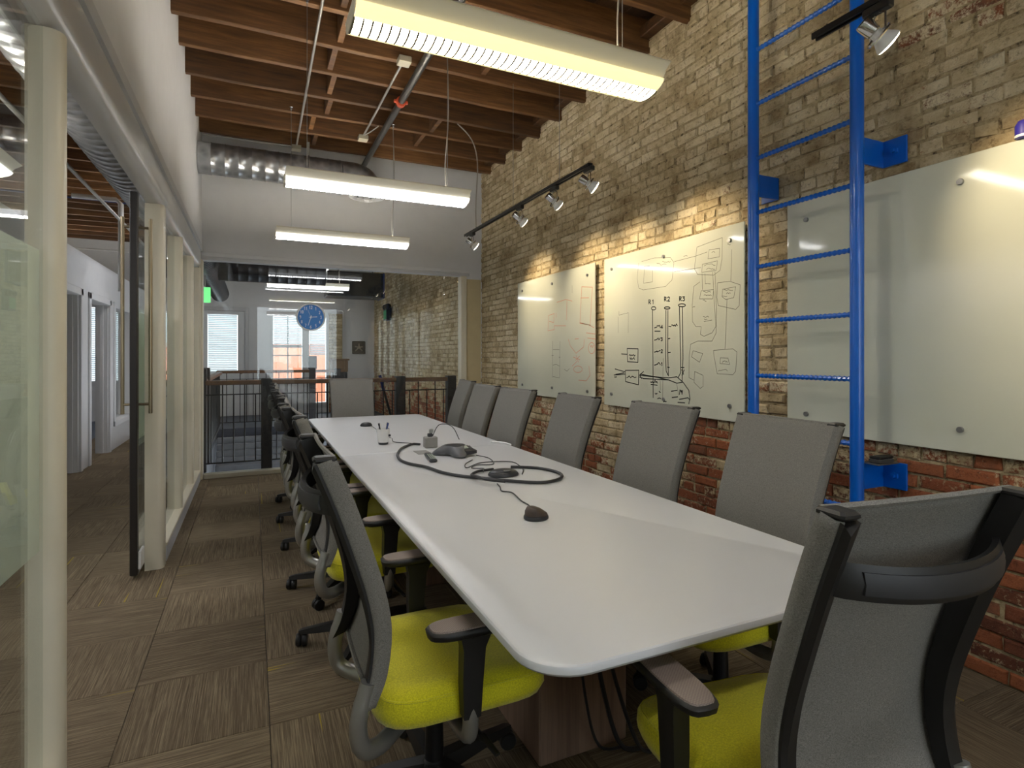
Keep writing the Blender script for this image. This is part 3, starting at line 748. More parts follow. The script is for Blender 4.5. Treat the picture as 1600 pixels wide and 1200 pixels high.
gry = [[(232,205),(222,300),(232,360),(260,372),(400,350),(440,310),(452,200),(430,170),(330,172),(250,195)], [(262,330),(268,225),(300,222)], [(262,330),(318,322),(318,250)], scrib(345, 212, 60, 14), scrib(380, 200, 50, 14),
       [(455,195),(590,160),(660,135)], [(455,258),(620,232)], scrib(512, 160, 24, 6, 4),
       [(596,105),(754,45),(752,180),(740,250),(700,280),(600,275),(580,240),(596,105)], [(672,122),(738,112),(736,165),(664,178),(672,122)], [(630,212),(724,190),(716,250),(626,262),(630,212)], scrib(640, 215, 70, 14), scrib(655, 240, 54, 14), scrib(688, 135, 20, 8, 3),
       [(628,270),(630,370)], [(646,270),(648,330)], [(694,262),(706,480),(714,600),(690,640),(640,662)], [(708,258),(718,500),(716,640),(690,692),(600,692),(556,712),(548,780),(546,920),(576,936)], [(614,322),(576,350),(566,470),(568,570),(590,602),(622,602)],
       [(622,378),(700,370),(694,428),(612,428),(622,378)], scrib(636, 385, 46, 10), scrib(640, 405, 46, 10), scrib(646, 332, 34, 8, 4), scrib(634, 438, 20, 10, 3),
       [(622,602),(618,650),(640,662)], [(640,570),(690,560)], scrib(634, 540, 36, 12, 5), scrib(640, 556, 20, 12, 4), scrib(570, 478, 14, 6, 3),
       [(812,120),(808,315)], scrib(786, 88, 20, 6, 3), [(724,328),(800,318),(866,340),(860,470),(838,494),(730,470),(720,420),(724,328)], [(756,368),(838,352),(826,420),(776,432),(752,414),(756,368)], scrib(764, 372, 56, 10), scrib(780, 392, 26, 10, 4), scrib(754, 412, 30, 8, 4),
       [(784,432),(772,740)], [(700,750),(820,740),(846,760),(838,880),(820,902),(722,896),(700,770),(700,750)], [(742,796),(790,798),(800,838),(740,832),(742,796)], scrib(754, 822, 34, 18, 6), scrib(730, 876, 56, 16, 7),
       [(572,752),(632,770),(612,824),(562,790),(572,752)], [(582,882),(634,906),(634,975),(616,988),(578,950),(582,882)],
       [(108,505),(108,530),(166,515)], [(104,540),(104,640)], [(168,515),(166,640)], [(385,800),(382,1050)], [(366,940),(368,1000)], [(470,960),(480,1030)]]
drawpx(b2, gry, .0035, 'marker_grey')
red = [[(545,240),(628,244),(610,540),(530,525),(545,240)], [(536,328),(600,326)], [(530,522),(600,538),(640,560)], [(350,362),(420,340),(470,352)], [(285,465),(280,585),(330,575),(330,545),(420,545)], [(285,465),(330,450),(325,520),(290,510)], [(345,445),(345,480)], [(430,350),(425,500)],
       [(580,600),(650,610)], [(590,640),(655,650)], [(440,650),(455,700),(500,760),(560,710),(565,650)], [(480,790),(530,810)], [(500,775),(520,830)], [(495,815),(530,780)], [(470,860),(510,820)], ell(515, 885, 34, 26), [(600,860),(610,930),(580,975),(520,970)], scrib(610, 705, 30, 24, 5), ell(622, 720, 26, 44), [(490,650),(520,645)]]
drawpx(b1, red, .0055, 'marker_red', 800, 400, 5.0)
g1 = [[(318,665),(316,950)], [(375,665),(372,950)], [(320,732),(370,732)], [(320,852),(345,846),(370,860)], [(320,942),(370,952)], [(408,885),(430,900),(448,880)], scrib(310, 775, 14, 10, 3), scrib(366, 790, 10, 8, 3), [(470,230),(470,290)]]
drawpx(b1, g1, .0045, 'marker_grey', 800, 400, 5.0)

# ---- blue ladder
LX = 2.66
la = tag(empty('ladder', (LX, 2.09, 0)), 'tall blue steel ladder bolted to the brick wall between the boards', 'ladder')
ly = (-.305, .317)
for y in ly: MB().tube([(0, y, .04), (0, y, 4.02)], .031, 16).build('rail', 'blue_paint', la, smooth=True)
rz_ = [.02+.315*k for k in range(1, 13)]
off = 1.272 - min(rz_, key=lambda q: abs(q-1.272))
for z in rz_:
    z += off
    n = 44; P = [(0, ly[0]+.025+(ly[1]-ly[0]-.05)*i/n, z) for i in range(n+1)]
    MB().tube(P, [.0145 if i % 2 else .0105 for i in range(n+1)], 8).build('rung', 'blue_paint', la)
for y, s in ((ly[0], -1), (ly[1], 1)):
    for z in (2.385, .80):
        br = BB((.02, y-.006, z-.065), (.205, y+.006, z+.065), .002).build('bracket', 'blue_paint', la)
        BB((.193, y+min(0, s*.115), z-.065), (.205, y+max(0, s*.115), z+.065), .002).build('plate', 'blue_paint', br)
        MB().lathe([(.02, 0), (.02, .012), (.011, .013), (.011, .026), (.001, .027)], 6, (.193, y+s*.06, z), (-1, 0, 0)).build('bolt', 'blue_paint', br)
BB((.02, -.40, .866), (.17, ly[0]-.004, .872), .001).build('ledge', 'steel', la)
er = tag(empty('board_eraser', (LX+.09, 2.09-.365, .8725)), 'dark grey felt eraser lying on the lower ladder bracket', 'eraser')
BB((-.055, -.028, 0), (.055, .028, .02), .004).build('felt', 'eraser_grey', er); BB((-.055, -.026, .0202), (.055, .026, .032), .004).build('grip', 'black_plastic', er)
pb = tag(empty('marker_holder', (2.836, 1.207, 2.2635)), 'small purple-blue cup on top of the blank glass board', 'cup')
MB().lathe([(.02, 0), (.028, .002), (.03, .01), (.03, .055), (.02, .072), (.004, .076)], 16).build('cup_body', 'purple_blue', pb, smooth=40)
MB().lathe([(.0302, .004), (.0312, .004), (.0312, .014), (.0302, .014)], 16, caps=False).build('cup_rim', 'white_plastic', pb, smooth=40)

# ---- pendant lights
def pendant_proto(warm):
    r = empty('pendant_light'); KZ = .62; sfx = 'warm' if warm else 'white'; hl = .64
    wing = [(.155, .12), (.150, .127), (.128, .105), (.108, .085), (.098, .065), (.094, .045)]
    sec = [(y, z) for y, z in wing]
    outer = sec + [(.088, .045), (.09, .066), (.10, .088), (.12, .108), (.15, .131)]
    for s in (-1, 1):
        MB().loft([[(x, s*y, z) for y, z in outer] for x in (-hl, hl)]).build('wing', 'reflector_white', r, smooth=50)
    lens = [(.094, .046)] + [(.104*math.cos(a), .046 - .062*math.sin(a)) for a in [math.radians(q) for q in (0, 20, 40, 58)]]
    for s in (-1, 1):
        inner = [(y-.004, z+.003) for y, z in reversed(lens)]
        MB().loft([[(x, s*y, z) for y, z in lens + inner] for x in (-hl, hl)]).build('lens', 'lens_'+sfx, r, smooth=50)
    n = 40; st = 2*hl/n
    cell = [(-.054,-.007),(-.03,-.017),(0,-.021),(.03,-.017),(.054,-.007),(.05,.012),(-.05,.012)]
    if warm:      # the nearest fixture shows its cells one by one
        cm = MB().loft([[(x, y, z*KZ) for y, z in cell] for x in (-st/2+.0035, st/2-.0035)]).mesh('louver_cell'); cm.materials.append(MATS['louver_'+sfx])
        for k in range(n):
            o = bpy.data.objects.new('louver_cell', cm); col.objects.link(o); o.parent = r; o.location = (-hl + st*(k+.5), 0, 0)
    else:
        lou = MB()
        for k in range(n): lou.loft([[(x, y, z) for y, z in cell] for x in (-hl+st*k+.0035, -hl+st*(k+1)-.0035)])
        tag(lou.build('louver', 'louver_'+sfx, r), kind='stuff')
    bl = MB()
    for k in range(n+1): bl.loft([[(x, y*1.02, z-.004) for y, z in cell] for x in (-hl+st*k-.0032, -hl+st*k+.0032)])
    tag(bl.build('louver_blades', 'blade_bronze', r), kind='stuff')
    for s in (-1, 1):
        poly = [(q, .046 - .062*math.sqrt(max(0, 1-(q/.104)**2))) for q in [-.104+.208*i/10 for i in range(11)]] + [(.094, .06), (.11, .09), (-.11, .09), (-.094, .06)]
        MB().prism(poly, s*(hl+.001) , s*(hl+.006), 'x').build('end_plate', 'reflector_white', r)
    for y in (-.035, .035): MB().tube([(-hl+.03, y, .075), (hl-.03, y, .075)], .013, 8).build('lamp_tube', 'tube_glow', r, smooth=True)
    B((-hl+.01, -.012, .05), (hl-.01, .012, .066)).build('spine', 'reflector_white', r)
    for ch in r.children:
        if ch.name.startswith('louver_cell'): continue
        for v in ch.data.vertices: v.co.z *= KZ
    for x in (-.5, .5):
        c_ = MB().tube([(x, 0, .06), (x, 0, 1.28)], .0022, 5).build('hanger_cable', 'steel', r)
        MB().lathe([(.002, 1.25), (.008, 1.255), (.008, 1.275), (.016, 1.28)], 8, (x, 0, 0)).build('ceiling_clip', 'steel', c_)
    MB().tube(smoothpath([(.5, .02, .07), (.49, .022, .3), (.515, .02, .7), (.5, .02, 1.28)], 4), .0045, 6).build('power_cord', 'conduit', r, smooth=True)
    return r
pw = pendant_proto(True); pw.location = (.955, 2.02, 2.54)
tag(pw, 'large warm-lit pendant light closest to the camera with ribbed underside', 'pendant light', 'linear pendant lights')
pp = pendant_proto(False); pp.location = (.84, 4.08, 2.54)
tag(pp, 'white linear pendant light hanging mid-room above the table', 'pendant light', 'linear pendant lights')
for (x, y, rz, lab) in ((.845, 5.90, 0, 'white linear pendant light nearest the far glass wall inside the room'), (.86, 10.0, 0, 'white linear pendant light in the lobby beyond the glass'),
                        (1.0, -.10, 0, 'added white fill pendant above and behind the camera'), (1.0, -2.15, 0, 'added white fill pendant farthest behind the camera'), (-1.35, .3, PI/2, 'added white fill pendant in the hall beside the near glass panel'), (-1.5, 2.7, PI/2, 'added white fill pendant in the hall next to the open door'), (-1.5, 4.0, PI/2, 'added white fill pendant in the hall opposite the door post'), (.9, 13.216, (0, 3.3), 'added white fill pendant high above the far lobby floor'), (-1.2, 12.748, (0, 3.3), 'added white fill pendant high at the end of the hall'), (1.0, 8.068, (0, 2.9), 'added white fill pendant high above the stair railing'), (-1.0, 9.004, (PI/2, 3.3), 'added white fill pendant high over the middle of the hall'), (-3.6, 12.6, 0, 'added white fill pendant at the far office windows'), (-3.6, 9.5, 0, 'added white fill pendant inside the offices')):  # this row: extra pendants added to brighten near end, hall, offices and lobby
    zz = 2.535
    if isinstance(rz, tuple): rz, zz = rz
    o = copy_tree(pp); o.location = (x, y, zz); o.rotation_euler = (0, 0, rz)
    for ch in o.children:
        if ch.name.startswith(('hanger_cable', 'power_cord')): ch.scale.z = (3.815 - zz) / 1.28
    tag(o, lab, 'pendant light', 'linear pendant lights')

# ---- track lights
def spot_head(parent, y, aim, power):
    h = empty('lamp_head', (0, y, 0)); h.parent = parent
    BB((-.017, -.05, -.05), (.017, .05, -.018), .004).build('adapter', 'black_plastic', h)
    A = Vector(aim).normalized(); C = Vector((0, 0, -.13))
    side = A.cross(Vector((0, 0, 1))).normalized()
    m = MB()
    for s in (-1, 1): m.tube([side*.012*s + Vector((0,0,-.052)), side*.045*s + Vector((0,0,-.07)), side*.045*s + C + A*.0], .004, 6)
    up = side.cross(A)
    m.tube([C + side*.045*math.cos(q) + up*.045*math.sin(q) + A*.005 for q in [2*PI*i/20 for i in range(21)]], .0055, 6)
    m.build('yoke', 'chrome', h, smooth=50)
    S = C - A*.075
    MB().lathe([(.012, 0), (.026, .002), (.028, .01), (.028, .055), (.024, .06)], 16, S, A).build('socket', 'chrome', h, smooth=35)
    MB().lathe([(.02, .058), (.022, .075), (.03, .09), (.044, .115), (.048, .125)], 20, S, A, caps=False).build('bulb', 'white_plastic', h, smooth=60)
    MB().lathe([(.0475, .124), (.04, .130), (.02, .134), (.001, .135)], 20, S, A).build('bulb_face', 'bulb_glow', h, smooth=60)
    ld_ = bpy.data.lights.new('spot_beam', 'SPOT'); ld_.energy = power; ld_.color = (1, .80, .52); ld_.spot_size = math.radians(78); ld_.spot_blend = .85; ld_.shadow_soft_size = .035
    lo = bpy.data.objects.new('spot_beam', ld_); col.objects.link(lo); lo.parent = h; lo.location = S + A*.16
    lo.rotation_euler = A.to_track_quat('-Z', 'Y').to_euler()
TX = 2.1
t1 = tag(empty('track_light', (TX, 4.5, 2.70)), 'black track light with four spots hanging by the far brick wall', 'track light')
MB().box((-.017, -1.22, -.018), (-.008, 1.27, .0)).box((.008, -1.22, -.018), (.017, 1.27, 0)).box((-.017, -1.22, 0), (.017, 1.27, .006)).build('rail', 'black_metal', t1)
for y in (-.79, .04): MB().tube([(0, y, .005), (0, y, 1.1)], .0022, 5).build('hanger_cable', 'steel', t1)
MB().tube(smoothpath([(0, .95, .006), (.0, .96, .25), (.03, .99, .7), (-.02, 1.03, .95), (-.15, 1.1, 1.12)], 5), .007, 6).build('feed_conduit', 'conduit', t1, smooth=True)
for y, aim in ((1.06, (.78, -.1, -.55)), (-.10, (.8, .0, -.56)), (-.71, (.8, .0, -.56)), (-1.20, (.76, -.25, -.52))): spot_head(t1, y, aim, SPOT_POWER)
t2 = tag(empty('track_light', (TX, .5, 2.70)), 'black track light with a bright spot in front of the ladder', 'track light')
MB().box((-.017, -1.3, -.018), (-.008, 1.09, .0)).box((.008, -1.3, -.018), (.017, 1.09, 0)).box((-.017, -1.3, 0), (.017, 1.09, .006)).build('rail', 'black_metal', t2)
for y in (-.9, .6): MB().tube([(0, y, .005), (0, y, 1.1)], .0022, 5).build('hanger_cable', 'steel', t2)
for y, aim in ((.83, (.70, -.35, -.60)), (-.1, (.72, .1, -.66)), (-.9, (.72, 0, -.66))): spot_head(t2, y, aim, SPOT_POWER)

# ---- ceiling services
def spiral_duct(name, p0, p1, r, lab, mat='galvanised', pitch=.13):
    P0, P1 = Vector(p0), Vector(p1); L = (P1-P0).length; d_ = (P1-P0)/L; o = empty(name, p0)
    n = int(L/pitch); prof = []
    for k in range(n):
        z = k*pitch; prof += [(r, z), (r, z+pitch-.014), (r+.005, z+pitch-.009), (r+.005, z+pitch-.005)]
    prof.append((r, L))
    MB().lathe(prof, 28, (0, 0, 0), d_, caps=True).build('duct_body', mat, o, smooth=50)
    tag(o, lab, 'duct'); return o
dc = spiral_duct('spiral_duct', (XL+.012, 6.74, 3.47), (.92, 6.74, 3.47), .165, 'silver spiral duct running along the top of the far white wall')
MB().tube(smoothpath([(1.445, 0, 0), (1.60, 0, 0), (1.70, 0, -.04), (1.735, 0, -.12), (1.735, 0, -.20)], 4), .163, 24).build('elbow', 'galvanised', dc, smooth=50)
BB((1.07, -.012, .166), (1.10, .012, .33), .002).build('hanger_strap', 'conduit', dc)
MB().tube([(1.085, .17*math.cos(q), .17*math.sin(q)) for q in [2*PI*i/24 for i in range(25)]], .006, 6).build('strap_ring', 'conduit', dc, smooth=True)
df = tag(empty('ceiling_diffuser', (1.22, 6.74, 3.20)), 'round white louvred air diffuser hanging under the duct elbow', 'air diffuser')
for k, (r0, z0) in enumerate(((.20, .06), (.155, .045), (.11, .03), (.065, .015))):
    MB().lathe([(r0-.03, z0+.03), (r0, z0), (r0+.004, z0-.006), (r0-.002, z0-.004), (r0-.032, z0+.024)], 28, caps=False).build('ring', 'diffuser_white', df, smooth=60)
MB().lathe([(.001, -.004), (.025, 0), (.03, .01), (.03, .05)], 20).build('hub', 'diffuser_white', df, smooth=60)
def pipe(name, pts, r, mat, lab, cat='pipe', n=10):
    o = empty(name, pts[0]); P0 = Vector(pts[0])
    MB().tube([Vector(p)-P0 for p in pts], r, n).build('pipe_run' if cat == 'pipe' else 'conduit_run', mat, o, smooth=50); tag(o, lab, cat); return o
sp_ = pipe('sprinkler_pipe', [(1.245, -1.5, 3.73), (1.245, 7.24, 3.73)], .032, 'pipe_dark', 'dark steel sprinkler pipe with an orange coupling under the joists')
MB().lathe([(.033, 0), (.046, .003), (.046, .05), (.033, .053)], 16, (0, 1.5+5.13, 0), (0, 1, 0)).build('coupling', 'coupling_red', sp_, smooth=35)
for s in (-1, 1): BB((s*.052-.012, 1.5+5.14, -.012), (s*.052+.012, 1.5+5.172, .012), .003).build('coupling_bolt', 'coupling_red', sp_)
def jbox(par, c): BB((c[0]-.05, c[1]-.05, c[2]-.025), (c[0]+.05, c[1]+.05, c[2]+.025), .004).build('junction_box', 'box_metal', par)
c1 = pipe('conduit', [(.43, -1.5, 3.775), (.43, 3.9, 3.775), (.455, 6.80, 3.775)], .011, 'conduit', 'long thin steel conduit crossing the joists left of the pendants', 'conduit', 8); jbox(c1, (.025, 8.36, -.02))
BB((.02, 8.30, .0), (.03, 8.42, .02)).build('cover', 'box_metal', c1)
c2 = pipe('conduit', [(.39, 6.85, 3.765), (-.49, 6.87, 3.765)], .009, 'conduit', 'thin steel conduit running from a box to the left white wall', 'conduit', 8)
c3 = pipe('conduit', [(1.11, 4.55, 3.775), (1.095, 6.2, 3.775)], .011, 'conduit', 'short steel conduit linking two metal boxes beside the sprinkler pipe', 'conduit', 8); jbox(c3, (.0, -.06, -.015)); jbox(c3, (-.015, 1.71, -.015))
MB().tube(smoothpath([(-.015, 1.66, 0), (.02, 1.5, -.02), (.09, 1.4, .02)], 4), .006, 6).build('flex_whip', 'conduit', c3, smooth=True)

# ---- clock hung on the glass
ck_ = tag(empty('wall_clock', (.645, YF-.006, 1.862)), 'round blue clock with white numerals hung on the far glass', 'clock')
MB().lathe([(.150, 0), (.165, 0), (.168, .008), (.168, .03), (.160, .036), (.152, .03), (.150, .016)], 40, (0, .0, 0), (0, -1, 0), caps=False).build('rim', 'white_plastic', ck_, smooth=40)
MB().lathe([(.001, .001), (.151, .001), (.151, .014), (.001, .014)], 40, (0, 0, 0), (0, -1, 0)).build('dial', 'clock_blue', ck_, smooth=30)
m = MB()
def flat(pts, wd, y=-.0150):
    for a, b in zip(pts, pts[1:]):
        d_ = Vector((b[0]-a[0], b[1]-a[1])); d_.normalize(); n_ = Vector((-d_.y, d_.x))*wd/2; e = d_*wd*.3
        m.add([(p[0], y, p[1]) for p in ((a[0]-e.x+n_.x, a[1]-e.y+n_.y), (b[0]+e.x+n_.x, b[1]+e.y+n_.y), (b[0]+e.x-n_.x, b[1]+e.y-n_.y), (a[0]-e.x-n_.x, a[1]-e.y-n_.y))], [(0,1,2,3)])
for hnum in range(1, 13):
    a = PI/2 - hnum*PI/6; cx, cz = .118*math.cos(a), .118*math.sin(a); st = str(hnum); w_ = .022
    for i, ch in enumerate(st):
        x0 = cx - w_*len(st)/2 + i*w_
        for s_ in DIG[ch]: flat([(x0 + p[0]*w_*.85, cz - .018 + p[1]*.036) for p in s_], .0048)
m.build('numerals', 'white_print', ck_, fix=False)
for nm, ang, ln, wd, yy in (('hour_hand', 86, .07, .007, -.018), ('minute_hand', 197, .105, .006, -.02), ('second_hand', 338, .09, .002, -.022)):
    m = MB(); a = math.radians(90-ang); flat([(-.02*math.cos(a), -.02*math.sin(a)), (ln*math.cos(a), ln*math.sin(a))], wd, yy)
    m.v = m.v + [(v[0], v[1]+.001, v[2]) for v in m.v]; m.f = m.f + [(7,6,5,4)]; m.build(nm, 'white_print', ck_)
MB().lathe([(.008, .014), (.008, .024), (.001, .025)], 12, (0,0,0), (0,-1,0)).build('hub', 'white_print', ck_, smooth=40)
MB().tube([(0, -.002, -.168), (0, -.002, -.44)], .0015, 5).build('cord', 'white_plastic', ck_)

# ---- things on the table
TZ = .7405
cup = tag(empty('pen_cup', (.872, 4.15, TZ)), 'white cup with a dark base holding pens on the table', 'cup')
MB().lathe([(.036, .016), (.040, .02), (.048, .112), (.049, .114), (.046, .114), (.038, .03), (.001, .026)], 24).build('cup_body', 'cup_white', cup, smooth=40)
MB().lathe([(.030, 0), (.034, .001), (.036, .016), (.03, .0165)], 24).build('cup_base', 'phone_dark', cup, smooth=40)
MB().box((.03, -.045, .06), (.044, -.03, .075)).build('mark', 'phone_dark', cup)
for i, (dx, dy, tx, ty, mt, lab) in enumerate(((-.015, .0, -.02, .0, 'phone_dark', 'dark pen leaning left in the white cup'), (.012, -.01, .02, -.01, 'pen_blue', 'blue pen standing in the white cup'), (.018, .015, .022, .012, 'adapter_grey', 'grey marker leaning right in the white cup'), (-.005, .02, -.012, .018, 'white_plastic', 'white pen at the back of the cup'))):
    pn = tag(empty('pen', (.872+dx*.6, 4.15+dy*.6, TZ+.03)), lab, 'pen', 'pens in the white cup')
    MB().tube([(0, 0, 0), (tx, ty, .105)], .0055, 8).build('barrel', mt, pn, smooth=True); MB().tube([(tx, ty, .106), (tx*1.22, ty*1.22, .125)], .0065, 8).build('pen_cap', mt, pn, smooth=True)
def pod(name, loc, rx, ry, h, mat, lab, cat, rz=0, wedge=0.0):
    o = tag(empty(name, loc, rz), lab, cat); n = 24
    def rg(k, z, w_=0): return [(rx*k*math.cos(2*PI*i/n), ry*k*math.sin(2*PI*i/n), z + w_*math.cos(2*PI*i/n)) for i in range(n)]
    MB().loft([rg(.9, 0), rg(1, .004), rg(1, .01), rg(.95, .016, 0)]).build('foot', 'phone_dark', o, smooth=40)
    MB().loft([rg(.92, .0165), rg(.9, h*.6, wedge*.5), rg(.72, h*.85, wedge), rg(.4, h, wedge*.6), rg(.05, h*1.02, 0)]).build('dome', mat, o, smooth=60); return o
pod('microphone_pod', (.956, 5.30, TZ), .055, .045, .035, 'phone_dark', 'small dark microphone pod at the far end beside the pen cup', 'microphone')
pk = pod('microphone_pod', (1.232, 2.79, TZ), .085, .07, .034, 'phone_dark', 'flat dark microphone puck lying inside the black cable loop', 'microphone')
BB((-.02, -.055, .03), (.02, -.04, .036), .002).build('button', 'steel', pk)
pod('microphone_pod', (1.018, 1.985, TZ), .05, .042, .046, 'pod_brown', 'brown-black microphone pod standing alone nearest the camera', 'microphone', -.3, -.01)
ad = tag(empty('power_adapter', (1.145, 3.87, TZ)), 'grey power block with a plug standing by the phone', 'adapter')
BB((-.045, -.03, 0), (.045, .03, .075), .004).build('block', 'adapter_grey', ad)
BB((-.02, -.015, .0755), (.015, .015, .1), .004).build('plug', 'phone_dark', ad); BB((-.008, -.008, .1), (.02, .012, .128), .004).build('plug_head', 'silver', ad)
rm = tag(empty('remote_control', (1.016, 3.43, TZ), -.15), 'dark remote control with pale buttons beside the conference phone', 'remote')
BB((-.024, -.13, 0), (.024, .13, .02), .006).build('case', 'phone_dark', rm)
for i in range(7):
    for k in range(3): BB((-.016+.012*k, -.11+.026*i, .0201), (-.008+.012*k, -.098+.026*i, .0235), .001).build('button', 'lcd', rm)
ph = tag(empty('conference_phone', (1.20, 3.50, TZ), .0), 'grey three-legged conference phone with a lit display and keypad', 'phone')
n = 48
def tri(R0, k, z, sharp=.42, zdrop=0):
    out = []
    for i in range(n):
        a = 2*PI*i/n; lobe = (.5+.5*math.cos(3*(a+PI/2)))**1.6
        rr = R0*(k + (1-k)*0 + sharp*lobe); out.append((rr*math.cos(a), rr*math.sin(a), z - zdrop*lobe))
    return out
MB().loft([tri(.105, .62, .012, .75, .011), tri(.108, .66, .022, .76, .012), tri(.104, .68, .045, .66, .02), tri(.09, .74, .062, .4, .012), tri(.075, .85, .066, .12), tri(.06, .9, .058, 0), tri(.03, .9, .055, 0)]).build('body', 'phone_grey', ph, smooth=60)
MB().lathe([(.05, .056), (.06, .066), (.052, .068), (.02, .062), (.001, .061)], 28).build('speaker_grille', 'phone_dark', ph, smooth=40)
kp = MB().add([(.035, -.115, .040), (.125, -.075, .034), (.085, -.005, .060), (.02, -.045, .066), (.035, -.115, .014), (.125, -.075, .014), (.085, -.005, .03), (.02, -.045, .03)], [(0,1,2,3),(7,6,5,4),(0,4,5,1),(1,5,6,2),(2,6,7,3),(3,7,4,0)]).build('keypad', 'phone_dark', ph)
e1, e2 = Vector((.125, -.075, .034)) - Vector((.035, -.115, .040)), Vector((.02, -.045, .066)) - Vector((.035, -.115, .040)); o3 = Vector((.035, -.115, .040)); nn = e1.cross(e2).normalized()*.002
def patch(u0, u1, v0, v1, nm, mt):
    q = [o3+e1*u+e2*v+nn for u, v in ((u0,v0),(u1,v0),(u1,v1),(u0,v1))]; MB().add(q + [p-nn*1.2 for p in q], [(0,1,2,3),(0,4,5,1),(1,5,6,2),(2,6,7,3),(3,7,4,0)]).build(nm, mt, kp)
patch(.08, .5, .45, .92, 'display', 'lcd')
for i in range(4):
    for k in range(3): patch(.55+.1*k, .62+.1*k, .2+.18*i, .32+.18*i, 'key', 'phone_grey')
def cable(pts, r, lab, z=None, name='cable', mat='cable_black'):
    P = [Vector((p[0], p[1], (p[2] if len(p) > 2 else TZ + r + .001))) for p in pts]; o = empty(name, P[0])
    MB().tube([p-P[0] for p in smoothpath(P, 6)], r, 7).build('cable_run', mat, o, smooth=True); tag(o, lab, 'cable'); return o
cable([(1.10, 3.98), (1.052, 4.01), (.94, 3.86), (.855, 3.63), (.824, 3.43), (.843, 3.281), (.905, 3.14), (.94, 2.964), (.994, 2.841), (1.059, 2.762), (1.143, 2.661), (1.214, 2.585), (1.315, 2.51), (1.416, 2.53), (1.494, 2.611), (1.513, 2.721), (1.478, 2.84), (1.40, 2.91), (1.345, 2.94)], .0085, 'thick black cable curving in a long loop across the white table')
cable([(1.13, 2.54, TZ+.026), (1.07, 2.62, TZ+.026), (1.045, 2.72, TZ+.026), (1.06, 2.82, TZ+.012), (1.13, 2.90, TZ+.01), (1.23, 2.925, TZ+.009)], .0075, 'short black cable arc closing the loop around the puck')
cable([(1.035, 2.04), (1.075, 2.16), (1.08, 2.25), (1.105, 2.40), (1.075, 2.45), (1.10, 2.53), (1.115, 2.60)], .003, 'thin dark wire leading to the nearest microphone pod')
cable([(1.30, 3.37, TZ+.012), (1.35, 3.28), (1.30, 3.09), (1.2, 3.10), (1.14, 3.03), (1.19, 2.98, TZ+.006), (1.165, 2.91, TZ+.018), (1.12, 2.80, TZ+.026)], .0028, 'thin wire winding from the phone down to the cable loop')
cable([(1.235, 3.27), (1.15, 3.16), (1.12, 3.05), (1.25, 3.16), (1.42, 3.12), (1.42, 2.98), (1.385, 2.86), (1.33, 2.76, TZ+.004)], .0028, 'thin wire arching around the flat microphone puck')
cable([(.99, 4.38), (.965, 4.2), (1.05, 4.10), (1.10, 4.03)], .003, 'thin wire running past the white pen cup')
cable([(.985, 5.27, TZ+.012), (.99, 5.0), (.955, 4.78), (.97, 4.6), (.99, 4.42)], .0025, 'thin wire trailing from the far microphone pod')
cable([(1.15, 3.83, TZ+.085), (1.20, 3.84, TZ+.16), (1.28, 3.80, TZ+.15), (1.30, 3.70, TZ+.07)], .0028, 'thin wire arching up between power block and phone')
cable([(1.62, 3.9), (1.665, 3.86), (1.69, 3.78), (1.693, 3.70)], .006, 'pale cord lying over the brick side table edge', mat='white_plastic')
for i, (x, lab) in enumerate(((.97, 'thin black cord hanging under the near table end'), (1.01, 'thick black cord hanging in front of the near pedestal'), (1.035, 'second thick black cord hanging beside the near pedestal'))):
    cable([(x, 1.60-.025*i, .705), (x+.005, 1.60-.025*i, .5), (x+.04+.02*i, 1.61-.025*i, .25), (x+.10+.03*i, 1.62-.025*i, .06), (x+.22, 1.64-.03*i, .0095)], (.005, .008, .007)[i], lab)

# ---- lobby: railings, signs, duct, odds and ends
def railing(name, y, x0, x1, newels, lab, zt=1.10, n=24, zb=.0):
    r = empty(name, ((x0+x1)/2, y, 0)); cx = (x0+x1)/2
    BB((x0-cx, -.045, zt-.055), (x1-cx, .045, zt), .01).build('handrail', 'rail_wood', r)
    MB().tube([(x0-cx, 0, zt-.17), (x1-cx, 0, zt-.17)], .008, 6).tube([(x0-cx, 0, .12), (x1-cx, 0, .12)], .009, 6).build('rail_bar', 'black_metal', r)
    for k in range(n):
        x = x0 + (x1-x0)*(k+.5)/n
        if any(abs(x-q) < .09 for q in newels): continue
        MB().tube([(x-cx, 0, .12 if k % 2 else .12), (x-cx, 0, zt-.055 if k % 2 else zt-.17)], .0075, 6).build('baluster', 'black_metal', r)
    for q in newels:
        pst = BB((q-cx-.062, -.062, zb), (q-cx+.062, .062, zt+.02 if zt+.02 > 1.1 else 1.1), .006).build('newel_post', 'newel_dark', r)
    tag(r, lab, 'railing'); return r
railing('stair_railing', 7.55, -.50, 2.60, (.16, 1.81, 2.53), 'dark stair railing with wood handrail just behind the far glass', 1.10, 26, -.2)
r2 = railing('stair_railing', 12.12, -.62, 1.70, (1.11, 1.6), 'dark stair railing with wood handrail on the far side of the stairwell', 1.12, 20, 0)
BB((1.11-.54-.08, -.08, 1.13), (1.11-.54+.08, .08, 1.40), .008).build('newel_cap', 'newel_dark', r2)
r3 = empty('stair_railing', (-.56, 9.85, 0)); tag(r3, 'dark stair railing running along the hall side of the stairwell', 'railing')
BB((-.045, -2.1, 1.045), (.045, 2.2, 1.10), .01).build('handrail', 'rail_wood', r3)
for q in (-2.12, -1.55): BB((-.062, q-.062, -.008), (.062, q+.062, 1.24), .006).build('newel_post', 'newel_dark', r3)
for k in range(26): MB().tube([(0, -1.4+.14*k, .10), (0, -1.4+.14*k, 1.045)], .0075, 6).build('baluster', 'black_metal', r3)
BB((-.02, -2.05, .08), (.02, 2.2, .11), .004).build('bottom_rail', 'black_metal', r3)
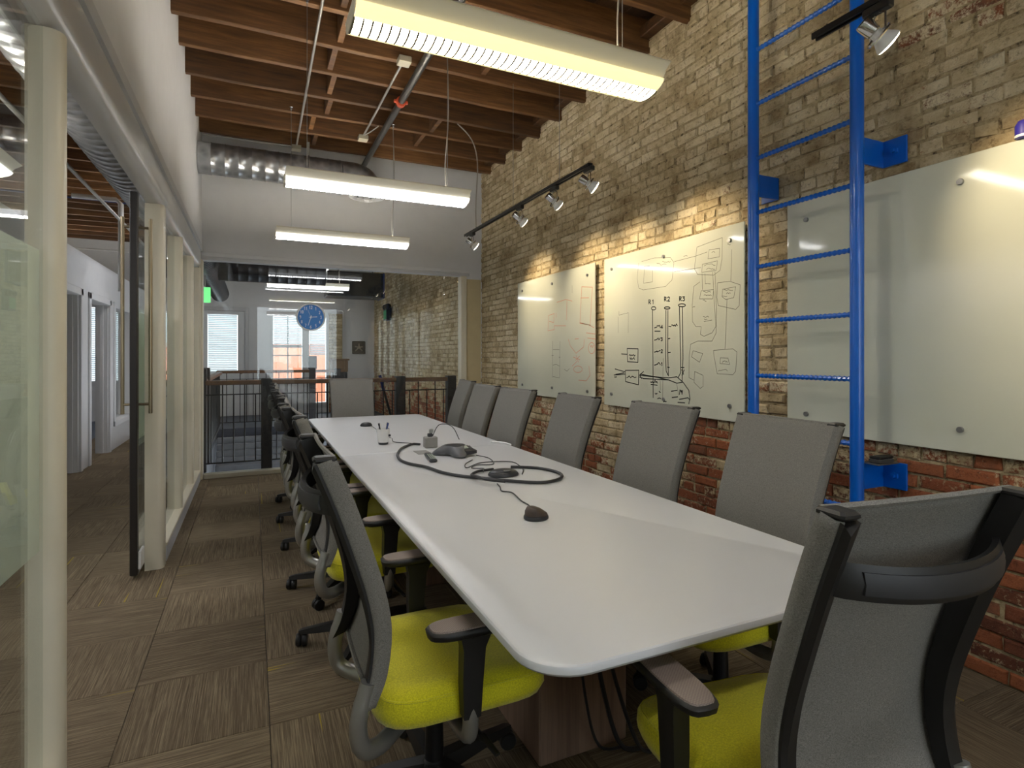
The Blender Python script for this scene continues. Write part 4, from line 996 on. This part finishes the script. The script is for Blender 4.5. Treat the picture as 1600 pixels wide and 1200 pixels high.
em = tag(empty('emergency_light', (XR-.032, 12.9, 2.35)), 'black emergency light with green exit panel on the lobby brick wall', 'emergency light')
BB((-.10, -.17, -.14), (.01, .17, .14), .01).build('housing', 'black_plastic', em); B((-.103, -.14, -.11), (-.1005, .14, .09)).build('sign_face', 'exit_green', em)
for s in (-1, 1): MB().lathe([(.03, 0), (.06, .03), (.065, .10), (.055, .11), (.001, .112)], 16, (-.02, s*.12, .19), (-.7, -.6, -.3)).build('lamp', 'black_plastic', em, smooth=40)
ex = tag(empty('exit_sign', (-.615, 9.2, 2.27)), 'small green exit sign at the left edge of the far glass', 'exit sign')
BB((-.07, -.015, -.11), (.07, .015, .11), .004).build('sign_face', 'exit_glow', ex); MB().tube([(0, 0, .11), (0, 0, .279)], .008, 6).build('stem', 'conduit', ex)
ldct = spiral_duct('spiral_duct', (-.43, 8.9, 2.60), (1.0, 8.9, 2.60), .15, 'dark round duct crossing the lobby behind the glass', 'duct_dark')
for x in (.35, 1.2): MB().tube([(x, 0, .15), (x, 0, 1.459)], .008, 6).build('hanger_rod', 'black_metal', ldct)
ld2 = spiral_duct('spiral_duct', (-.62, 7.7, 2.72), (-.62, 13.5, 2.72), .17, 'dark round duct running away down the lobby beside the hall', 'duct_dark')
for y in (1.0, 3.5): MB().tube([(0, y, .17), (0, y, 1.339)], .008, 6).build('hanger_rod', 'black_metal', ld2)
rd = tag(empty('square_duct', (2.1, 12.0, 2.85)), 'blue-grey rectangular duct end above the lobby wall', 'duct')
BB((-.75, -.3, -.25), (.35, .3, .25), .01).build('duct_body', 'duct_dark', rd); BB((.351, -.31, -.26), (.39, .31, .26), .006).build('flange', 'pole_blue', rd)
for x in (-.5, .2): MB().tube([(x, 0, .25), (x, 0, 1.209)], .008, 6).build('hanger_rod', 'black_metal', rd)
pq = tag(empty('wall_plaque', (2.48, YEND-.012, 1.62)), 'small square dark relief plaque on the lobby end wall', 'plaque')
BB((-.165, -.018, -.165), (.165, .01, .165), .012).build('plate', 'plaque_dark', pq)
m = MB()
for a in ((0, .11), (.09, -.09), (-.09, -.09), (.1, .02), (-.1, .03)): m.tube([(0, -.022, 0), (a[0], -.021, a[1])], [.025, .012], 6)
m.build('figure', 'plaque_light', pq, smooth=True)
cb = tag(empty('cardboard_box', (1.75, 13.0, 0)), 'brown box stacked on a pedestal behind the stair railing', 'box')
BB((-.16, -.16, .0), (.16, .16, 1.05), .01).build('pedestal', 'newel_dark', cb); BB((-.17, -.17, 1.051), (.17, .17, 1.30), .008).build('carton', 'box_brown', cb); BB((-.20, -.20, 1.301), (.20, .20, 1.34), .008).build('lid', 'box_brown', cb)
pl_ = tag(empty('leaning_pole', (1.99, 8.0, -.2)), 'dark blue pole leaning beside the middle railing post beyond the glass', 'pole')
MB().tube([(0, 0, 0), (-.36, 0, 1.32)], .017, 10).build('shaft', 'black_metal', pl_, smooth=True); MB().tube([(-.30, 0, 1.1), (-.3605, 0, 1.322)], .021, 10).build('grip', 'pole_blue', pl_, smooth=True)

# ---- hall services seen through the open door
hd_ = spiral_duct('spiral_duct', (-1.02, 1.2, 3.15), (-1.02, 7.5, 3.15), .24, 'shiny spiral duct running along the hall above the open door')
for y in (1.5, 4.0): MB().tube([(0, y, .245), (0, y, .909)], .008, 6).build('hanger_rod', 'black_metal', hd_)
pipe('conduit', [(-1.42, 1.0, 3.0), (-1.42, 13.5, 3.0)], .016, 'conduit', 'straight steel conduit running below the hall duct', 'conduit', 8)
pipe('conduit', [(-2.0, 8.5, 3.35), (-1.55, 8.5, 3.35), (-1.50, 8.5, 3.30), (-1.50, 8.5, 2.2)], .03, 'white_plastic', 'white bent pipe dropping in front of the hall office wall', 'pipe', 10)
pipe('conduit', [(-4.5, 11.0, 3.1), (-.9, 11.0, 3.1)], .015, 'white_plastic', 'white conduit crossing the far hall under the joists', 'conduit', 8)
pipe('conduit', [(-4.5, 9.6, 3.62), (-.9, 9.6, 3.55)], .012, 'pole_blue', 'blue cable crossing the hall under the joists', 'conduit', 8)
